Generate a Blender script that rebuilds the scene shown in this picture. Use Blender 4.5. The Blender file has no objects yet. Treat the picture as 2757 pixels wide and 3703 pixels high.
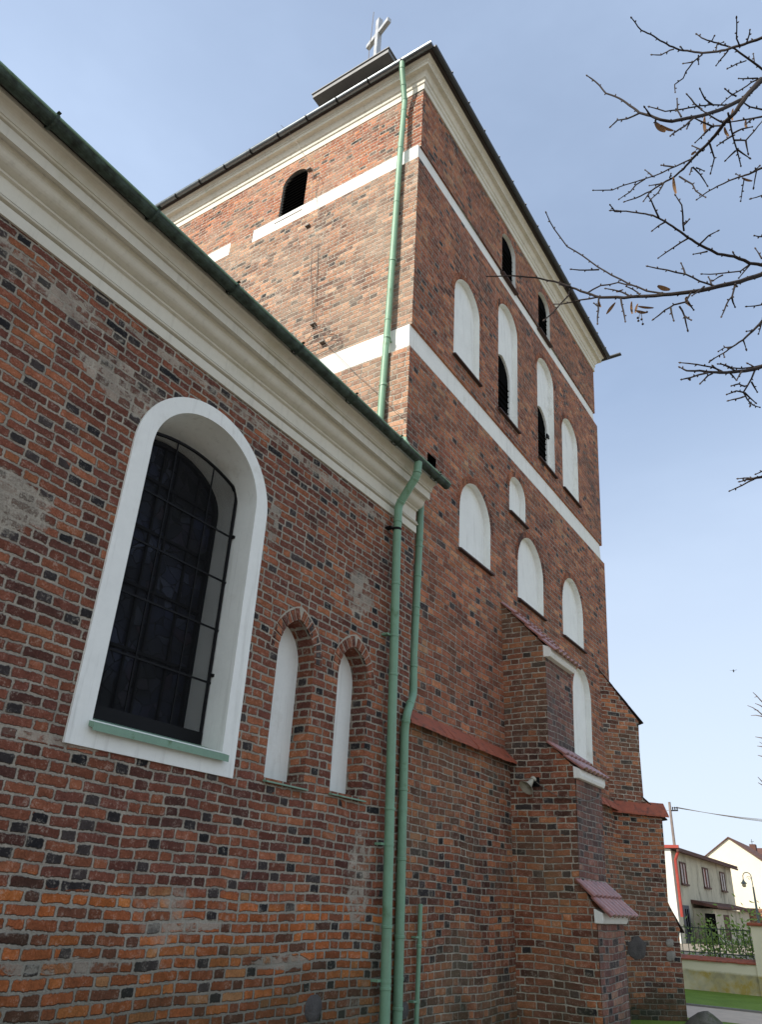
import bpy, bmesh, math, random
from mathutils import Vector, Matrix, noise as mnoise
from mathutils.geometry import tessellate_polygon
random.seed(7)
S = bpy.context.scene
COL = S.collection
rad = math.radians

# ------------------------------------------------------------------ camera
CAMPOS = Vector((0.0, -5.0, 1.8))
YAW, PITCH, ROLL, FPX = 0.593667282, 0.475215341, 0.0533877884, 2719.08
IW, IH = 2757.0, 3703.0
cy_, sy_, cp_, sp_ = math.cos(YAW), math.sin(YAW), math.cos(PITCH), math.sin(PITCH)
FWD = Vector((cy_*cp_, sy_*cp_, sp_))
R0 = Vector((sy_, -cy_, 0)); U0 = R0.cross(FWD)
RGT = math.cos(ROLL)*R0 + math.sin(ROLL)*U0
UPV = -math.sin(ROLL)*R0 + math.cos(ROLL)*U0
cam = bpy.data.cameras.new('camera'); camo = bpy.data.objects.new('camera', cam); COL.objects.link(camo)
cam.sensor_fit = 'VERTICAL'; cam.sensor_height = 24.0; cam.sensor_width = 24.0
cam.lens = 24.0*FPX/IH; cam.clip_start = 0.05; cam.clip_end = 3000
M = Matrix((RGT, UPV, -FWD)).transposed().to_4x4(); M.translation = CAMPOS
camo.matrix_world = M
S.camera = camo

# ------------------------------------------------------------------ light
SUN_EL, SUN_AZ = rad(42), rad(18)          # azimuth measured from -X towards +Y
sdir = Vector((-math.cos(SUN_AZ)*math.cos(SUN_EL), math.sin(SUN_AZ)*math.cos(SUN_EL), math.sin(SUN_EL)))
sl = bpy.data.lights.new('sun', 'SUN'); sl.energy = 3.9; sl.angle = rad(0.5); sl.color = (1.0, 0.93, 0.82)
so = bpy.data.objects.new('sun', sl); COL.objects.link(so)
so.rotation_euler = sdir.to_track_quat('Z', 'Y').to_euler()
W = bpy.data.worlds.new("World"); S.world = W; W.use_nodes = True
S.view_settings.view_transform = 'Standard'; S.view_settings.look = 'None'
S.view_settings.exposure = 0.70; S.view_settings.gamma = 1.0; S.view_settings.use_curve_mapping = False


class NT:
    """tiny node helper: floats or sockets in, sockets out"""
    def __init__(s, nt):
        s.nt = nt; nt.nodes.clear()
    def n(s, t, **kw):
        o = s.nt.nodes.new(t)
        for k, v in kw.items(): setattr(o, k, v)
        return o
    def put(s, sock, v):
        if v is None: return
        if isinstance(v, bpy.types.NodeSocket): s.nt.links.new(v, sock)
        else:
            if hasattr(sock.default_value, '__len__') and not hasattr(v, '__len__'):
                v = (v,)*len(sock.default_value)
            if hasattr(sock.default_value, '__len__') and len(sock.default_value) == 4 and len(v) == 3:
                v = (*v, 1.0)
            sock.default_value = v
    def m(s, op, a, b=None, c=None, clamp=False):
        o = s.n('ShaderNodeMath', operation=op, use_clamp=clamp)
        s.put(o.inputs[0], a); s.put(o.inputs[1], b)
        if c is not None: s.put(o.inputs[2], c)
        return o.outputs[0]
    def vm(s, op, a, b=None):
        o = s.n('ShaderNodeVectorMath', operation=op)
        s.put(o.inputs[0], a)
        if b is not None:
            s.put(o.inputs['Scale'] if op == 'SCALE' else o.inputs[1], b)
        return o.outputs['Value'] if op in ('DOT_PRODUCT', 'LENGTH', 'DISTANCE') else o.outputs['Vector']
    def xyz(s, x, y, z):
        o = s.n('ShaderNodeCombineXYZ')
        for i, v in enumerate((x, y, z)): s.put(o.inputs[i], v)
        return o.outputs[0]
    def sep(s, v):
        o = s.n('ShaderNodeSeparateXYZ'); s.put(o.inputs[0], v); return o.outputs
    def noise(s, vec, scale, detail=2.0, rough=0.5):
        o = s.n('ShaderNodeTexNoise'); s.put(o.inputs['Vector'], vec)
        o.inputs['Scale'].default_value = scale; o.inputs['Detail'].default_value = detail
        o.inputs['Roughness'].default_value = rough
        return o.outputs['Fac']
    def white(s, vec):
        o = s.n('ShaderNodeTexWhiteNoise', noise_dimensions='3D'); s.put(o.inputs['Vector'], vec)
        return o.outputs['Value'], o.outputs['Color']
    def rng(s, v, a, b, c=0.0, d=1.0, smooth=False):
        o = s.n('ShaderNodeMapRange'); o.clamp = True
        if smooth: o.interpolation_type = 'SMOOTHSTEP'
        s.put(o.inputs[0], v); s.put(o.inputs[1], a); s.put(o.inputs[2], b); s.put(o.inputs[3], c); s.put(o.inputs[4], d)
        return o.outputs[0]
    def mix(s, f, a, b, mode='MIX'):
        o = s.n('ShaderNodeMix', data_type='RGBA', blend_type=mode)
        s.put(o.inputs[0], f); s.put(o.inputs[6], a); s.put(o.inputs[7], b)
        return o.outputs[2]
    def ramp(s, f, stops, const=False):
        o = s.n('ShaderNodeValToRGB'); s.put(o.inputs[0], f)
        r = o.color_ramp
        if const: r.interpolation = 'CONSTANT'
        while len(r.elements) < len(stops): r.elements.new(0.5)
        for e, (p, c) in zip(r.elements, stops): e.position = p; e.color = (*c, 1.0)
        return o.outputs[0]
    def pos(s): return s.n('ShaderNodeNewGeometry').outputs['Position']
    def bump(s, h, strength=0.5, dist=0.01):
        o = s.n('ShaderNodeBump'); s.put(o.inputs['Height'], h)
        o.inputs['Strength'].default_value = strength; o.inputs['Distance'].default_value = dist
        return o.outputs['Normal']
    def out(s, color, rough=0.8, normal=None, spec=0.3, metal=0.0, coat=None):
        b = s.n('ShaderNodeBsdfPrincipled'); o = s.n('ShaderNodeOutputMaterial')
        s.put(b.inputs['Base Color'], color); s.put(b.inputs['Roughness'], rough)
        s.put(b.inputs['Specular IOR Level'], spec); s.put(b.inputs['Metallic'], metal)
        if normal is not None: s.put(b.inputs['Normal'], normal)
        s.nt.links.new(b.outputs[0], o.inputs['Surface'])
        return b


# sky: hazy physical sky with thin streaks of high cloud
w = NT(W.node_tree)
sky = w.n('ShaderNodeTexSky', sky_type='NISHITA'); sky.sun_disc = False
sky.sun_elevation = SUN_EL; sky.sun_rotation = -(math.pi/2 - SUN_AZ)
sky.air_density = 1.0; sky.dust_density = 2.0; sky.ozone_density = 1.2
gdir = w.n('ShaderNodeTexCoord').outputs['Generated']
dz = w.sep(gdir)
cl = w.noise(w.vm('MULTIPLY', gdir, (1.6, 1.6, 4.0)), 1.6, 5.0, 0.55)
cl2 = w.noise(gdir, 0.9, 2.0)
veil = w.m('ADD', w.rng(cl, 0.40, 0.78, 0.0, 0.13, True), w.rng(cl2, 0.35, 0.7, 0.0, 0.18, True))
veil = w.m('ADD', veil, w.rng(dz[2], 0.70, 0.0, 0.40, 0.72))
veil = w.m('ADD', veil, w.rng(dz[1], 0.30, 0.75, 0.0, 0.22))
veil = w.m('MINIMUM', veil, 0.92)
glow = w.rng(dz[0], 0.15, -0.75, 0.0, 1.0)
skc = w.mix(veil, sky.outputs[0], w.mix(glow, (3.9, 4.9, 6.6), (8.9, 9.9, 10.0)))
hz_ = w.m('MULTIPLY', w.rng(dz[2], 0.58, 0.02), 0.72)
skc = w.mix(hz_, skc, (5.5, 6.1, 6.75))
bg = w.n('ShaderNodeBackground'); w.put(bg.inputs[0], skc); bg.inputs[1].default_value = 0.10
w.nt.links.new(bg.outputs[0], w.n('ShaderNodeOutputWorld').inputs[0])


# ------------------------------------------------------------------ materials
def new_mat(name):
    m = bpy.data.materials.new(name); m.use_nodes = True
    return m, NT(m.node_tree)


def brick(name, h=0.088, p=0.43, split=0.655, mort=0.013, ramp=None, ramp2=None, zone=None, dark=0.4, dark2=0.1,
          mcol=(0.40, 0.355, 0.29), smear=0.5, patches=(), gain=1.0, seed=0.0, damp=0.5, wash=None, wash_amt=0.3, edge=0.007, damp_top=0.55):
    mt, k = new_mat(name)
    g = k.n('ShaderNodeNewGeometry'); P = g.outputs['Position']; Nn = g.outputs['True Normal']
    T = k.vm('NORMALIZE', k.vm('CROSS_PRODUCT', (0, 0, 1), Nn))
    z = k.sep(P)[2]
    lo = k.m('SUBTRACT', k.noise(P, 0.8, 2.0), 0.5)
    e1 = k.m('SUBTRACT', k.noise(P, 38.0, 2.0), 0.5)
    e2 = k.m('SUBTRACT', k.noise(k.vm('ADD', P, (7.3, 2.1, 5.5)), 38.0, 2.0), 0.5)
    e3 = k.m('SUBTRACT', k.noise(P, 7.0, 1.0), 0.5)
    u = k.m('ADD', k.vm('DOT_PRODUCT', P, T), k.m('MULTIPLY', e1, edge*2.2))
    v = k.m('ADD', z, k.m('ADD', k.m('MULTIPLY', lo, 0.10), k.m('MULTIPLY', e2, edge*2.0)))
    v = k.m('ADD', v, k.m('MULTIPLY', e3, 0.016))
    vv = k.m('DIVIDE', v, h); row = k.m('FLOOR', vv); fv = k.m('FRACT', vv)
    rr = k.white(k.xyz(row, seed, 3.0))[0]
    uu = k.m('ADD', k.m('DIVIDE', u, p), k.m('ADD', k.m('MULTIPLY', k.m('MODULO', row, 2.0), 0.5), k.m('MULTIPLY', rr, 0.22)))
    cell = k.m('FLOOR', uu); fu = k.m('FRACT', uu)
    sp = k.m('ADD', split, k.m('MULTIPLY', k.m('SUBTRACT', k.white(k.xyz(cell, row, 9.0+seed))[0], 0.5), 0.07))
    isH = k.m('GREATER_THAN', fu, sp)
    w_s = sp; w_h = k.m('SUBTRACT', 1.0, sp)
    lu = k.m('SUBTRACT', fu, k.m('MULTIPLY', isH, sp))
    wd = k.m('ADD', k.m('MULTIPLY', isH, w_h), k.m('MULTIPLY', k.m('SUBTRACT', 1.0, isH), w_s))
    du = k.m('MULTIPLY', k.m('MINIMUM', lu, k.m('SUBTRACT', wd, lu)), p)
    dv = k.m('MULTIPLY', k.m('MINIMUM', fv, k.m('SUBTRACT', 1.0, fv)), h)
    d = k.m('SMOOTH_MIN', du, dv, 0.018)
    idv = k.xyz(k.m('ADD', k.m('MULTIPLY', cell, 2.0), isH), row, seed)
    r0, rc = k.white(idv); r1, r2, r3 = k.sep(rc)[0], k.sep(rc)[1], k.sep(rc)[2]
    fine = k.noise(P, 60.0, 4.0, 0.75); pits = k.noise(k.vm('ADD', P, (2, 9, 4)), 34.0, 3.0, 0.7); mid = k.noise(P, 13.0, 3.0, 0.6)
    if zone is not None:
        zf = k.rng(k.m('ADD', z, k.m('MULTIPLY', k.m('SUBTRACT', k.noise(P, 2.2, 3.0), 0.5), 0.5)), zone+0.04, zone-0.04)
    else: zf = 0.0
    big = k.noise(P, 0.55, 3.0, 0.6)
    rsh = k.m('ADD', k.m('ADD', k.m('MULTIPLY', r1, 0.8), 0.1), k.m('MULTIPLY', k.m('SUBTRACT', big, 0.5), 1.3), clamp=True)
    bc = k.ramp(rsh, ramp)
    if ramp2 is not None: bc = k.mix(zf, bc, k.ramp(r1, ramp2))
    dth = k.m('ADD', k.m('MULTIPLY', isH, k.m('MULTIPLY', dark, k.rng(k.noise(P, 0.9, 2.0), 0.35, 0.6, 0.25, 1.5))), dark2*0.4)
    if zone is not None: dth = k.m('MULTIPLY', dth, k.m('SUBTRACT', 1.0, k.m('MULTIPLY', zf, 0.35)))
    isD = k.m('LESS_THAN', r2, dth)
    bc = k.mix(isD, bc, k.mix(r3, (0.021, 0.020, 0.022), (0.056, 0.043, 0.040)))
    bc = k.mix(1.0, bc, k.m('MULTIPLY', k.rng(r3, 0, 1, 0.78, 1.22), k.m('MULTIPLY', k.rng(fine, 0.25, 0.75, 0.60, 1.42), k.rng(mid, 0.25, 0.75, 0.68, 1.30))), 'MULTIPLY')
    bc = k.mix(k.rng(pits, 0.62, 0.70, 0.0, 0.75), bc, (0.020, 0.013, 0.011))
    bc = k.mix(k.rng(k.m('MULTIPLY', fine, mid), 0.29, 0.38, 0.0, 0.5), bc, mcol)
    if wash is not None:
        bc = k.mix(k.m('MULTIPLY', k.rng(k.noise(k.vm('ADD', P, (3.3, 8, 1)), 0.9, 4.0, 0.6), 0.42, 0.68), wash_amt), bc, wash)
    mw = k.m('ADD', mort*0.5, k.m('MULTIPLY', zf, 0.001)) if zone is not None else mort*0.5
    dd = k.m('ADD', d, k.m('MULTIPLY', k.m('SUBTRACT', mid, 0.5), 0.018))
    mask = k.rng(k.m('SUBTRACT', dd, mw), -0.002, 0.0045)
    # old mortar smeared over the brick faces
    sn = k.noise(k.vm('ADD', P, (1.7, 5.1, 9.0)), 1.1, 5.0, 0.62)
    thr = k.m('SUBTRACT', 0.69, k.m('MULTIPLY', zf, 0.10)) if zone is not None else 0.67
    sm = k.rng(k.m('SUBTRACT', sn, thr), 0.0, 0.09)
    solid = None
    for (px, pz, rx, rz) in patches:
        X = k.sep(P)
        a = k.m('DIVIDE', k.m('SUBTRACT', X[0], px), rx); b = k.m('DIVIDE', k.m('SUBTRACT', X[2], pz), rz)
        q = k.m('SQRT', k.m('ADD', k.m('MULTIPLY', a, a), k.m('MULTIPLY', b, b)))
        q = k.m('ADD', q, k.m('MULTIPLY', k.m('SUBTRACT', k.noise(P, 6.0, 4.0, 0.6), 0.5), 1.3))
        sm = k.m('MAXIMUM', sm, k.rng(q, 1.0, 0.9))
        if solid is None: solid = k.rng(q, 0.92, 0.84)
    sm = k.m('MULTIPLY', sm, k.rng(k.m('ADD', mid, k.m('MULTIPLY', k.m('SUBTRACT', r3, 0.5), 0.25)), 0.42, 0.56, 0.15, 1.0))
    cov = k.m('MULTIPLY', sm, smear)
    if solid is not None: cov = k.m('MAXIMUM', cov, k.m('MULTIPLY', solid, k.rng(k.m('ADD', fine, k.m('MULTIPLY', mid, 0.6)), 0.66, 0.84, 0.45, 1.0)))
    mask = k.m('MULTIPLY', mask, k.m('SUBTRACT', 1.0, cov))
    mc = k.mix(k.rng(k.noise(P, 4.0, 4.0), 0.3, 0.7), tuple(c*0.66 for c in mcol), tuple(min(1, c*1.12) for c in mcol))
    if zone is not None: mc = k.mix(k.m('MULTIPLY', zf, 0.55), mc, (0.31, 0.29, 0.245))
    mc = k.mix(1.0, mc, k.rng(fine, 0.25, 0.75, 0.72, 1.25), 'MULTIPLY')
    c = k.mix(mask, mc, bc)
    # algae at the foot of the wall
    al = k.m('MULTIPLY', k.rng(k.m('ADD', z, k.m('MULTIPLY', k.m('SUBTRACT', k.noise(P, 2.5, 4.0), 0.5), 1.3)), damp_top, damp_top-0.75), damp)
    c = k.mix(al, c, (0.034, 0.040, 0.022))
    c = k.mix(1.0, c, gain, 'MULTIPLY') if gain != 1.0 else c
    hgt = k.m('ADD', mask, k.m('ADD', k.m('MULTIPLY', fine, 0.55), k.m('MULTIPLY', k.m('ADD', mid, r0), 0.5)))
    k.out(c, k.rng(isD, 0, 1, 0.95, 0.8), k.bump(hgt, 1.0, 0.018), spec=0.15)
    return mt


RED = [(0.0, (0.080, 0.037, 0.030)), (0.25, (0.136, 0.051, 0.037)), (0.5, (0.190, 0.067, 0.042)), (0.75, (0.255, 0.091, 0.049)), (1.0, (0.345, 0.130, 0.062))]
ORA = [(0.0, (0.080, 0.042, 0.030)), (0.18, (0.17, 0.063, 0.035)), (0.42, (0.28, 0.085, 0.034)), (0.72, (0.39, 0.115, 0.036)), (0.9, (0.44, 0.150, 0.044)), (1.0, (0.36, 0.18, 0.080))]
TOW = [(0.0, (0.110, 0.048, 0.035)), (0.3, (0.205, 0.074, 0.046)), (0.6, (0.285, 0.102, 0.056)), (0.85, (0.38, 0.150, 0.074)), (1.0, (0.37, 0.20, 0.11))]
PUR = [(0.0, (0.085, 0.048, 0.046)), (0.35, (0.150, 0.072, 0.060)), (0.7, (0.21, 0.095, 0.070)), (1.0, (0.29, 0.165, 0.115))]
BUT = [(0.0, (0.060, 0.032, 0.026)), (0.3, (0.135, 0.052, 0.034)), (0.6, (0.225, 0.080, 0.044)), (0.85, (0.33, 0.125, 0.055)), (1.0, (0.36, 0.16, 0.075))]

BUF = [(0.0, (0.11, 0.072, 0.060)), (0.3, (0.20, 0.110, 0.078)), (0.6, (0.285, 0.155, 0.103)), (0.85, (0.36, 0.19, 0.115)), (1.0, (0.38, 0.25, 0.17))]
MAT = {}
MAT['brick_nave'] = brick('brick_nave', h=0.0826, p=0.395, ramp=RED, ramp2=ORA, zone=1.78, gain=1.04, damp_top=1.55, dark=0.24, dark2=0.05, mort=0.017, edge=0.010, smear=0.85,
                          patches=[(2.52, 4.25, 0.40, 0.25), (3.25, 5.75, 0.5, 0.22), (7.05, 5.1, 0.28, 0.33), (5.36, 5.35, 0.09, 0.30), (7.35, 2.0, 0.22, 0.5), (3.9, 1.30, 0.6, 0.05), (6.2, 1.25, 0.45, 0.06), (5.0, 1.55, 0.4, 0.05), (3.1, 1.5, 0.30, 0.06), (3.3, 2.70, 0.5, 0.03), (1.9, 6.15, 1.2, 0.14), (4.6, 6.33, 1.6, 0.07), (6.7, 6.28, 1.1, 0.08)], mcol=(0.37, 0.325, 0.265), damp=0.5)
MAT['brick_tower'] = brick('brick_tower', h=0.102, p=0.44, ramp=TOW, dark=0.11, dark2=0.03, mort=0.014, mcol=(0.33, 0.285, 0.235), smear=0.4, seed=5.0, damp=0.8, gain=1.16,
                           wash=(0.26, 0.135, 0.075), wash_amt=0.25)
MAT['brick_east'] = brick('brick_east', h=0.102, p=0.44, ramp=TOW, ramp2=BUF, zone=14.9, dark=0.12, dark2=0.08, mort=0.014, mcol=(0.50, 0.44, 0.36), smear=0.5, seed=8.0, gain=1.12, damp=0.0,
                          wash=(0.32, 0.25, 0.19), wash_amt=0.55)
MAT['brick_low'] = brick('brick_low', h=0.088, ramp=BUT, dark=0.22, dark2=0.06, mort=0.014, mcol=(0.36, 0.32, 0.26), smear=0.6, seed=2.0, damp=0.95, damp_top=0.72, gain=1.12,
                         wash=(0.17, 0.135, 0.085), wash_amt=0.45)
MAT['brick_buttress'] = brick('brick_buttress', h=0.092, ramp=BUT, dark=0.08, dark2=0.14, mort=0.014, mcol=(0.38, 0.34, 0.28), smear=0.5, seed=3.0, damp=1.0, damp_top=0.62, gain=1.28,
                              wash=(0.115, 0.085, 0.055), wash_amt=0.55)
MAT['brick_front'] = brick('brick_front', h=0.092, ramp=PUR, dark=0.25, dark2=0.2, mort=0.013, mcol=(0.30, 0.265, 0.23), smear=0.6, seed=4.0, damp=0.7, damp_top=0.7, gain=1.15,
                           wash=(0.10, 0.075, 0.068), wash_amt=0.75)


def plain(name, col, rough=0.8, spec=0.3, metal=0.0, var=0.12, scale=6.0, bump=0.15, bdist=0.004, stain=None, stain_thr=(0.58, 0.75), sscale=3.0, stretch=(1, 1, 1), streak=0.0):
    mt, k = new_mat(name); P = k.pos()
    Q = k.vm('MULTIPLY', P, stretch) if stretch != (1, 1, 1) else P
    n1 = k.noise(Q, scale, 4.0, 0.6); n2 = k.noise(P, scale*9, 3.0, 0.6)
    c = k.mix(1.0, col, k.m('MULTIPLY', k.rng(n1, 0.25, 0.75, 1-var, 1+var), k.rng(n2, 0.25, 0.75, 1-var*0.5, 1+var*0.5)), 'MULTIPLY')
    if stain is not None:
        c = k.mix(k.rng(k.noise(Q, sscale, 5.0, 0.65), stain_thr[0], stain_thr[1]), c, stain)
    if streak:                                              # rain streaks running down
        st = k.noise(k.vm('MULTIPLY', P, (9.0, 9.0, 0.55)), 1.6, 4.0, 0.65)
        c = k.mix(k.m('MULTIPLY', k.rng(st, 0.55, 0.75), streak), c, (0.20, 0.185, 0.15))
    k.out(c, k.rng(n1, 0.3, 0.7, max(0.02, rough-0.08), min(1, rough+0.08)), k.bump(k.m('ADD', n2, n1), bump, bdist) if bump else None, spec, metal)
    return mt


MAT['plaster'] = plain('white_plaster', (0.78, 0.785, 0.75), 0.9, 0.2, var=0.05, scale=2.5, stain=(0.60, 0.58, 0.52), stain_thr=(0.60, 0.82), sscale=2.2, streak=0.24)
MAT['plaster_band'] = plain('band_plaster', (0.76, 0.755, 0.71), 0.9, 0.2, var=0.06, scale=2.5, stain=(0.55, 0.54, 0.45), stain_thr=(0.62, 0.85), sscale=2.0, streak=0.24)
MAT['cream'] = plain('cream_plaster', (0.63, 0.60, 0.515), 0.9, 0.2, var=0.06, scale=1.5, stain=(0.46, 0.43, 0.30), stain_thr=(0.55, 0.85), sscale=1.2, streak=0.22)
MAT['cream_tower'] = plain('cream_plaster_tower', (0.65, 0.615, 0.525), 0.9, 0.2, var=0.07, scale=1.5, stain=(0.46, 0.43, 0.33), stain_thr=(0.55, 0.85), sscale=1.3, streak=0.3)
MAT['green'] = plain('green_paint', (0.175, 0.315, 0.21), 0.5, 0.4, var=0.10, scale=5.0, bump=0.05, stain=(0.075, 0.15, 0.055), stain_thr=(0.60, 0.78), sscale=4.0, streak=0.45)
MAT['moss_gutter'] = plain('mossy_copper', (0.058, 0.088, 0.070), 0.7, 0.3, var=0.3, scale=9.0, stain=(0.016, 0.021, 0.015), stain_thr=(0.36, 0.66), sscale=11.0, bump=0.5, bdist=0.006)
MAT['copper'] = plain('green_copper', (0.175, 0.285, 0.205), 0.5, 0.4, var=0.12, scale=5.0, stain=(0.05, 0.11, 0.03), stain_thr=(0.60, 0.75), sscale=7.0)
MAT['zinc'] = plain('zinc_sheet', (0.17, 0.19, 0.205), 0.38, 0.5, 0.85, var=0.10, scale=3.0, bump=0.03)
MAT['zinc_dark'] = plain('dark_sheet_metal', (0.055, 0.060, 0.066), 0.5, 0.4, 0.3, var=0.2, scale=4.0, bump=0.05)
MAT['grey_sheet'] = plain('grey_sheet', (0.17, 0.172, 0.175), 0.6, 0.3, 0.1, var=0.12, scale=2.0, bump=0.05)
MAT['cross'] = plain('light_metal', (0.42, 0.43, 0.44), 0.4, 0.5, 0.4, var=0.08, scale=3.0, bump=0.03)
MAT['dark_tile'] = plain('dark_roof_tile', (0.045, 0.035, 0.033), 0.7, 0.3, var=0.3, scale=5.0, bump=0.4, bdist=0.01)
MAT['red_ledge'] = plain('red_ledge_tile', (0.31, 0.088, 0.050), 0.7, 0.3, var=0.22, scale=7.0, bump=0.3, bdist=0.008, stain=(0.12, 0.055, 0.04), stain_thr=(0.52, 0.7), sscale=9.0)
MAT['glazed_tile'] = plain('glazed_tile', (0.29, 0.125, 0.10), 0.24, 0.8, var=0.15, scale=5.0, bump=0.1, stain=(0.10, 0.05, 0.045), stain_thr=(0.55, 0.75), sscale=8.0)
MAT['brown_sill'] = plain('brown_sill_tile', (0.060, 0.034, 0.028), 0.7, 0.3, var=0.3, scale=8.0, bump=0.3)
MAT['iron'] = plain('black_iron', (0.010, 0.010, 0.011), 0.6, 0.12, var=0.2, scale=9.0, bump=0.1)
MAT['void'] = plain('boards_and_painted_dark', (0.006, 0.006, 0.006), 0.95, 0.0, var=0.2, scale=4.0, bump=0.0)  # near-black: louvre boards, and the painted-in darkness of openings and hole
MAT['horn'] = plain('horn_plastic', (0.44, 0.42, 0.35), 0.55, 0.3, var=0.1, scale=9.0, bump=0.05, stain=(0.20, 0.18, 0.13), stain_thr=(0.55, 0.75), sscale=9.0)
MAT['wire'] = plain('grey_wire', (0.16, 0.14, 0.12), 0.6, 0.3, var=0.1, bump=0.0)
MAT['stone'] = plain('field_stone', (0.085, 0.078, 0.075), 0.9, 0.2, var=0.35, scale=7.0, bump=0.7, bdist=0.02)
MAT['stone_pale'] = plain('pale_stone', (0.24, 0.225, 0.20), 0.9, 0.2, var=0.3, scale=9.0, bump=0.6, bdist=0.02)
MAT['rock'] = plain('mossy_rock', (0.16, 0.155, 0.13), 0.95, 0.2, var=0.35, scale=6.0, bump=0.9, bdist=0.03, stain=(0.07, 0.085, 0.035), stain_thr=(0.5, 0.7), sscale=5.0)
MAT['bark'] = plain('lime_bark', (0.026, 0.020, 0.018), 0.85, 0.2, var=0.35, scale=20.0, bump=0.5, bdist=0.004, stain=(0.065, 0.06, 0.042), stain_thr=(0.6, 0.76), sscale=14.0)
MAT['bud'] = plain('bud_scale', (0.05, 0.034, 0.028), 0.6, 0.3, var=0.3, scale=40.0, bump=0.1)
MAT['bract'] = plain('dry_bract', (0.22, 0.125, 0.065), 0.8, 0.2, var=0.3, scale=30.0, bump=0.1)
MAT['path'] = plain('path_concrete', (0.50, 0.415, 0.33), 0.9, 0.2, var=0.12, scale=3.0, bump=0.4, bdist=0.006)
MAT['gravel'] = plain('gravel', (0.17, 0.155, 0.135), 0.95, 0.2, var=0.2, scale=9.0, bump=0.6, bdist=0.01)
MAT['earth'] = plain('bare_earth', (0.20, 0.175, 0.14), 0.95, 0.2, var=0.25, scale=2.0, bump=0.5, bdist=0.02)
MAT['kerb'] = plain('kerb_stone', (0.22, 0.215, 0.20), 0.9, 0.2, var=0.15, scale=5.0, bump=0.3)
MAT['house_plaster'] = plain('dirty_plaster', (0.52, 0.485, 0.37), 0.95, 0.2, var=0.16, scale=0.9, stain=(0.17, 0.155, 0.115), stain_thr=(0.54, 0.72), sscale=0.8, stretch=(1, 1, 0.5), streak=0.6)
MAT['white_gable'] = plain('white_render', (0.66, 0.65, 0.60), 0.9, 0.2, var=0.06, scale=1.0)
MAT['yellow_gable'] = plain('cream_render', (0.70, 0.635, 0.50), 0.9, 0.2, var=0.04, scale=0.7, bump=0.05)
MAT['wall_render'] = plain('fence_wall_render', (0.62, 0.57, 0.43), 0.95, 0.2, var=0.10, scale=1.6, streak=0.4)
MAT['red_metal'] = plain('red_paint', (0.30, 0.045, 0.032), 0.5, 0.4, var=0.15, scale=4.0, bump=0.05)
MAT['brown_roof'] = plain('brown_roof', (0.095, 0.045, 0.035), 0.8, 0.3, var=0.3, scale=3.0, bump=0.5, bdist=0.03)
MAT['wood_brown'] = plain('brown_wood', (0.085, 0.040, 0.030), 0.7, 0.3, var=0.25, scale=6.0, bump=0.2)
MAT['grey_wood'] = plain('grey_wood', (0.115, 0.115, 0.125), 0.8, 0.2, var=0.3, scale=5.0, bump=0.2, stretch=(1, 1, 0.2))
MAT['curtain'] = plain('window_curtain', (0.42, 0.40, 0.40), 0.5, 0.5, var=0.35, scale=5.0, bump=0.0, stain=(0.36, 0.10, 0.06), stain_thr=(0.5, 0.6), sscale=2.5, stretch=(1, 1, 0.15))
MAT['fence_green'] = plain('green_railing', (0.035, 0.055, 0.042), 0.55, 0.4, var=0.15, scale=5.0, bump=0.0)
MAT['lamp_glass'] = plain('lamp_globe', (0.42, 0.36, 0.22), 0.25, 0.5, var=0.1, scale=9.0, bump=0.0)
MAT['lamp_metal'] = plain('lamp_metal', (0.10, 0.125, 0.115), 0.5, 0.4, var=0.1, scale=9.0, bump=0.0)
MAT['leaf'] = plain('shrub_leaf', (0.16, 0.24, 0.040), 0.6, 0.3, var=0.3, scale=9.0, bump=0.0)
MAT['pole'] = plain('pole_wood', (0.20, 0.165, 0.15), 0.8, 0.2, var=0.2, scale=5.0, bump=0.1)
MAT['bird'] = plain('bird_feather', (0.04, 0.045, 0.05), 0.8, 0.2, var=0.2, bump=0.0)
MAT['pot'] = plain('terracotta', (0.34, 0.15, 0.075), 0.8, 0.2, var=0.2, scale=9.0, bump=0.1)


def grass_mat():
    mt, k = new_mat('grass'); P = k.pos()
    n1 = k.noise(P, 1.2, 4.0, 0.6); n2 = k.noise(P, 30.0, 3.0, 0.7)
    c = k.ramp(k.m('ADD', k.m('MULTIPLY', n1, 0.5), k.m('MULTIPLY', n2, 0.5)), [(0.3, (0.085, 0.140, 0.020)), (0.5, (0.150, 0.245, 0.032)), (0.72, (0.22, 0.31, 0.06))])
    k.out(c, 0.9, k.bump(n2, 1.0, 0.04), 0.2); return mt
MAT['grass'] = grass_mat()


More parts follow.
